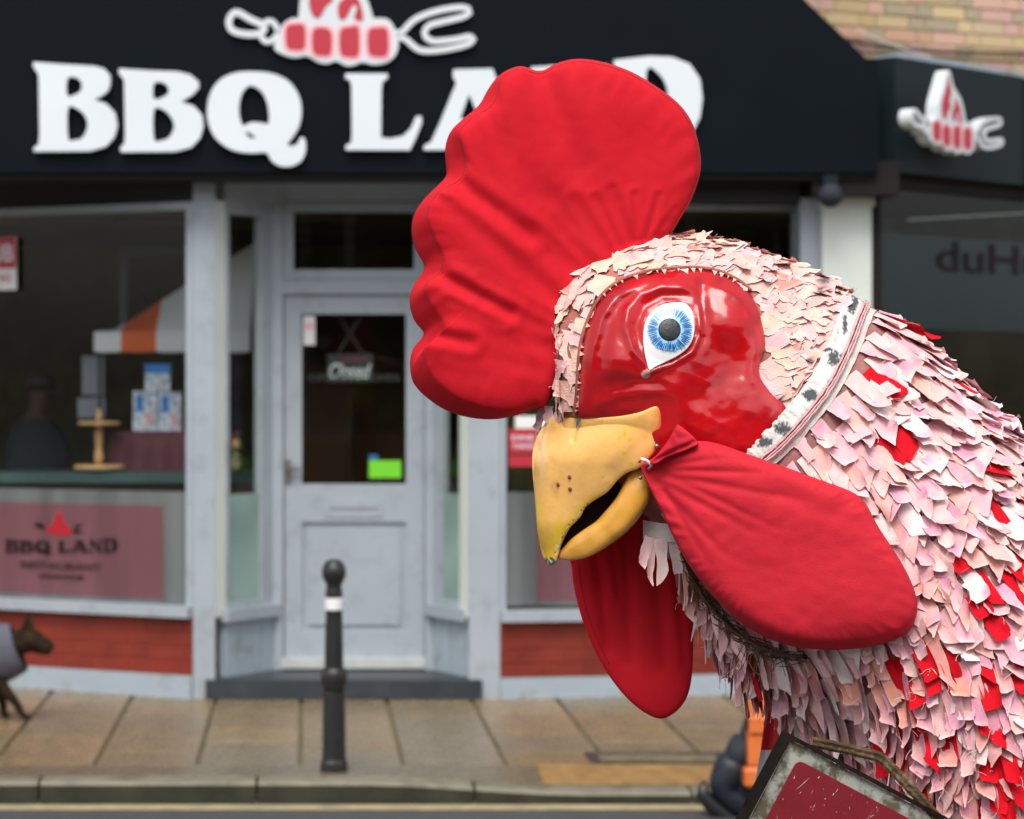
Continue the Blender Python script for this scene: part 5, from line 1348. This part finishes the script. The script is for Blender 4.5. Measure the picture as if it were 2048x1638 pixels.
# cuff under the throat with hanging fingers of cloth
vs, cs = [], []
for i in range(14):
    t = i / 13; x = lerp(1286, 1400, t); a = lerp(-1.3, 0.9, t)
    for j in range(4): vs.append(R(x, lerp(1040, 1076, j / 3) + 7 * t + 5 * math.sin(t * 3), -70 - 55 * math.cos(a))); cs.append((.62, .55, .52))
add('throat_cuff', vs, [(i * 4 + j, i * 4 + 4 + j, i * 4 + 5 + j, i * 4 + 1 + j) for i in range(13) for j in range(3)], M['band'], rt, smooth=True, cols=cs)
for (x, y, L, w, dx, cl_) in ((1300, 1074, 60, 20, -.35, (.62, .40, .40)), (1308, 1078, 86, 15, -.12, (.66, .42, .40)), (1322, 1078, 84, 25, .05, (.74, .56, .53)), (1345, 1080, 68, 22, .22, (.72, .54, .50)), (1362, 1082, 66, 24, .25, (.70, .50, .47)),
                       (1385, 1165, 72, 20, -.12, (.55, .28, .27)), (1408, 1190, 60, 22, -.1, (.60, .32, .34)), (1425, 1215, 66, 26, -.25, (.55, .25, .27)), (1440, 1230, 62, 18, -.1, (.68, .5, .52)), (1455, 1250, 62, 22, 0, (.56, .28, .28)), (1470, 1270, 50, 22, .05, (.7, .22, .12)), (1490, 1290, 66, 26, 0, (.58, .33, .32)), (1400, 1172, 40, 16, -.2, (.40, .09, .09))):
    z_ = -118 if y < 1100 else bdep(x + 30, y, -60)[0] * .3 - 40
    v_, f_, c_ = rag(Vector((x, y, z_)), Vector((0, 0, -1)), Vector((dx, 1, 0)).normalized(), L, w, 4, .12, random.choice((.25, -.25, 0)), cl_, follow=False, fray=2.2, cup=4, edge=1)
    add('torn_strip', [R(*q) for q in v_], f_, M['rag'], rt, smooth=True, cols=c_)
# bare coir fibre under the near wattle
g = MB()
line = openspline([(1365, 1110, -150), (1400, 1180, -140), (1440, 1235, -150), (1490, 1280, -165), (1550, 1310, -190), (1610, 1318, -215)], 40)
for i in range(170):
    a = line[random.randint(0, 33)]; b = line[min(39, random.randint(3, 8) + line.index(a))]
    o = Vector((random.uniform(-10, 10), random.uniform(-16, 14), random.uniform(-16, 16)))
    pts = []
    for t in (0, .33, .66, 1): q = Vector(a).lerp(Vector(b), t) + o + Vector((random.uniform(-7, 7), random.uniform(-7, 7), random.uniform(-6, 6))); pts.append(R(*q))
    g.tube(pts, .0007, 4)
for i in range(26):
    x0 = random.uniform(1462, 1560); y0 = 1300 + random.uniform(-10, 12); q = Vector((x0, y0, -215)); pts = []
    v = Vector((random.uniform(-.3, .3), 1, 0)); Ln = random.uniform(6, 24)
    for k in range(6): pts.append(R(*q)); v = (v + Vector((random.uniform(-.5, .5), random.uniform(-.15, .3), random.uniform(-.2, .2)))).normalized(); q = q + v * Ln * (.5 if k else 1)
    g.tube(pts, .0006, 4)
g.build('coir_fibre', M['fibre'], rt, kind='stuff')
vs = []; fs = []
for i, p in enumerate(line):
    for k in range(10):
        a = 2 * math.pi * k / 10; vs.append(R(p[0] + 5 * math.cos(a), p[1] - 4 + (4.5 + 3 * noise.noise(Vector((i * .6, k, 0)))) * math.sin(a), p[2] + 18 * math.cos(a)))
for i in range(39):
    for k in range(10): fs.append((i * 10 + k, i * 10 + 10 + k, i * 10 + 10 + (k + 1) % 10, i * 10 + (k + 1) % 10))
add('coir_roll', vs, fs, M['fibre'], rt, smooth=True)
# loose threads on the strip edges
g = MB(); random.seed(77); vp = [p for p in pieces if p[0]]
for i in range(330):
    vs = random.choice(vp)[3]; q = Vector(vs[random.choice((12, 17, 24, 29, 36, 41, 42, 44, 47))]) + Vector((0, 0, -1.5))
    v = Vector((random.uniform(-1, 1), random.uniform(-.3, 1), random.uniform(-.5, .1))).normalized(); pts = []; st_ = random.uniform(3, 7)
    for k in range(6): pts.append(R(*q)); v = (v + Vector((random.uniform(-.6, .6), random.uniform(-.4, .6), random.uniform(-.2, .2)))).normalized(); q = q + v * st_
    g.tube(pts, .00042, 3)
hp_ = [p for p in headp if p[0]]
for i in range(160):
    vs = random.choice(hp_)[3]; q = Vector(vs[random.choice((12, 17, 24, 29, 36, 38, 41))]) ; v = Vector((random.uniform(-1, 1), random.uniform(-1, .6), random.uniform(-.8, 0))).normalized(); pts = []
    for k in range(4): pts.append(R(*q)); v = (v + Vector((random.uniform(-.8, .8), random.uniform(-.8, .8), 0))).normalized(); q = q + v * random.uniform(1.5, 4)
    g.tube(pts, .0005, 3)
g.build('frayed_threads', M['thread'], rt, kind='stuff')
# a curl of cloth beside the forehead above the beak
for (x, y, L, w, dx, z_) in ((1088, 815, 48, 16, -.45, 8), (1098, 812, 36, 18, -.1, -20), (1078, 842, 30, 13, -.1, 4)):
    v_, f_, c_ = rag(Vector((x, y, z_)), Vector((0, 0, -1)), Vector((dx, 1, 0)).normalized(), L, w, 4, .1, .2, (.60, .40, .42), follow=False, fray=2, cup=8, edge=1)
    add('torn_strip', [R(*q) for q in v_], f_, M['rag'], rt, smooth=True, cols=c_)

# ------------------------------------------------------------------ old road sign leaning in front
SD = -400
rs = thing('road_sign', R(1640, 1640, SD), 'scratched dark red road sign with dirty white border, tilted in the bottom right corner', 'road sign')
def sp2(u_, v_, d): return R(1582 + u_ * .883 - v_ * .469, 1479 + u_ * .469 + v_ * .883, SD + d)
def splate(loop, d0, d1, nm, m_, par):
    v, f = crv([loop], .5)
    return add(nm, [sp2(a, b, (d0 if c < 0 else d1)) for a, b, c in v], [tuple(x) for x in f], m_, par)
rr = lambda a, b, c, d, r: [(a + r - r * math.cos(t), b + r - r * math.sin(t)) for t in [k * math.pi / 16 for k in range(9)]] + [(c - r + r * math.sin(t), b + r - r * math.cos(t)) for t in [k * math.pi / 16 for k in range(9)]] + [(c - r + r * math.cos(t), d - r + r * math.sin(t)) for t in [k * math.pi / 16 for k in range(9)]] + [(a + r - r * math.sin(t), d - r + r * math.cos(t)) for t in [k * math.pi / 16 for k in range(9)]]
g = MB()
for (a, b, c, d) in ((-24, -9, 470, 0), (-24, 0, 0, 470), (470, -9, 479, 479), (-24, 470, 470, 479)):
    g.hexa([sp2(a, d, -8), sp2(c, d, -8), sp2(c, d, 22), sp2(a, d, 22), sp2(a, b, -8), sp2(c, b, -8), sp2(c, b, 22), sp2(a, b, 22)])
g.build('frame', M['sign_frame'], rs)
splate(rr(1, 1, 469, 469, 6), 16, 0, 'border', M['sign_border'], rs)
splate(rr(30, 29, 440, 440, 14), 0.5, -2, 'red_face', M['sign_red'], rs)
random.seed(4)
g = MB()
for i in range(110):
    u0, v0 = random.uniform(34, 330), random.uniform(34, 250); a = random.gauss(1.95, .28) - .49 ; L = random.choice((3, 5, 8, 12, 30, 55)) * random.uniform(.6, 1.2); w = random.uniform(.25, .8) * (1.3 if L < 12 else .7)
    du, dv = math.cos(a), math.sin(a); n0 = len(g.v)
    if u0 + du * L < 32 or v0 + dv * L < 31: continue
    for s_, e in ((0, 0), (.4, 1), (.7, .7), (1, 0)): g.v += [sp2(u0 + du * L * s_ - dv * w * e, v0 + dv * L * s_ + du * w * e, -2.4), sp2(u0 + du * L * s_ + dv * w * e, v0 + dv * L * s_ - du * w * e, -2.4)]
    for k in range(3): g.f.append((n0 + 2 * k, n0 + 2 * k + 1, n0 + 2 * k + 3, n0 + 2 * k + 2))
g.build('scratches', M['scratch'], rs, kind='stuff')
# old strap
os_ = thing('wooden_strap', R(1760, 1560, -395), 'weathered brown strap running down to the right behind the road sign', 'strap')
P = openspline([(1625, 1484, -372), (1665, 1492, -378), (1715, 1503, -384), (1757, 1514, -390), (1775, 1528, -392), (1815, 1570, -394), (1860, 1620, -396), (1930, 1700, -400)], 70)
vs = []
for i, p in enumerate(P):
    t = (P[min(69, i + 1)] - P[max(0, i - 1)]).normalized(); nn_ = Vector((-t.y, t.x, 0)).normalized(); hw = 11 + 1.5 * noise.noise(Vector((i * .5, 1, 1)))
    for (a, b) in ((-1, -3), (-.5, -6 + 2 * noise.noise(Vector((i * .9, 2, 2)))), (0, -4), (.5, -6 + 2 * noise.noise(Vector((i * .9, 5, 2)))), (1, -3), (1, 5), (-1, 5)): vs.append(R(p[0] + nn_.x * a * hw, p[1] + nn_.y * a * hw, p[2] + b))
fs = [(i * 7 + k, i * 7 + 7 + k, i * 7 + 7 + (k + 1) % 7, i * 7 + (k + 1) % 7) for i in range(69) for k in range(7)] + [tuple(range(7)), tuple(69 * 7 + k for k in range(7))[::-1]]
add('strap_body', vs, fs, M['rope'], os_)
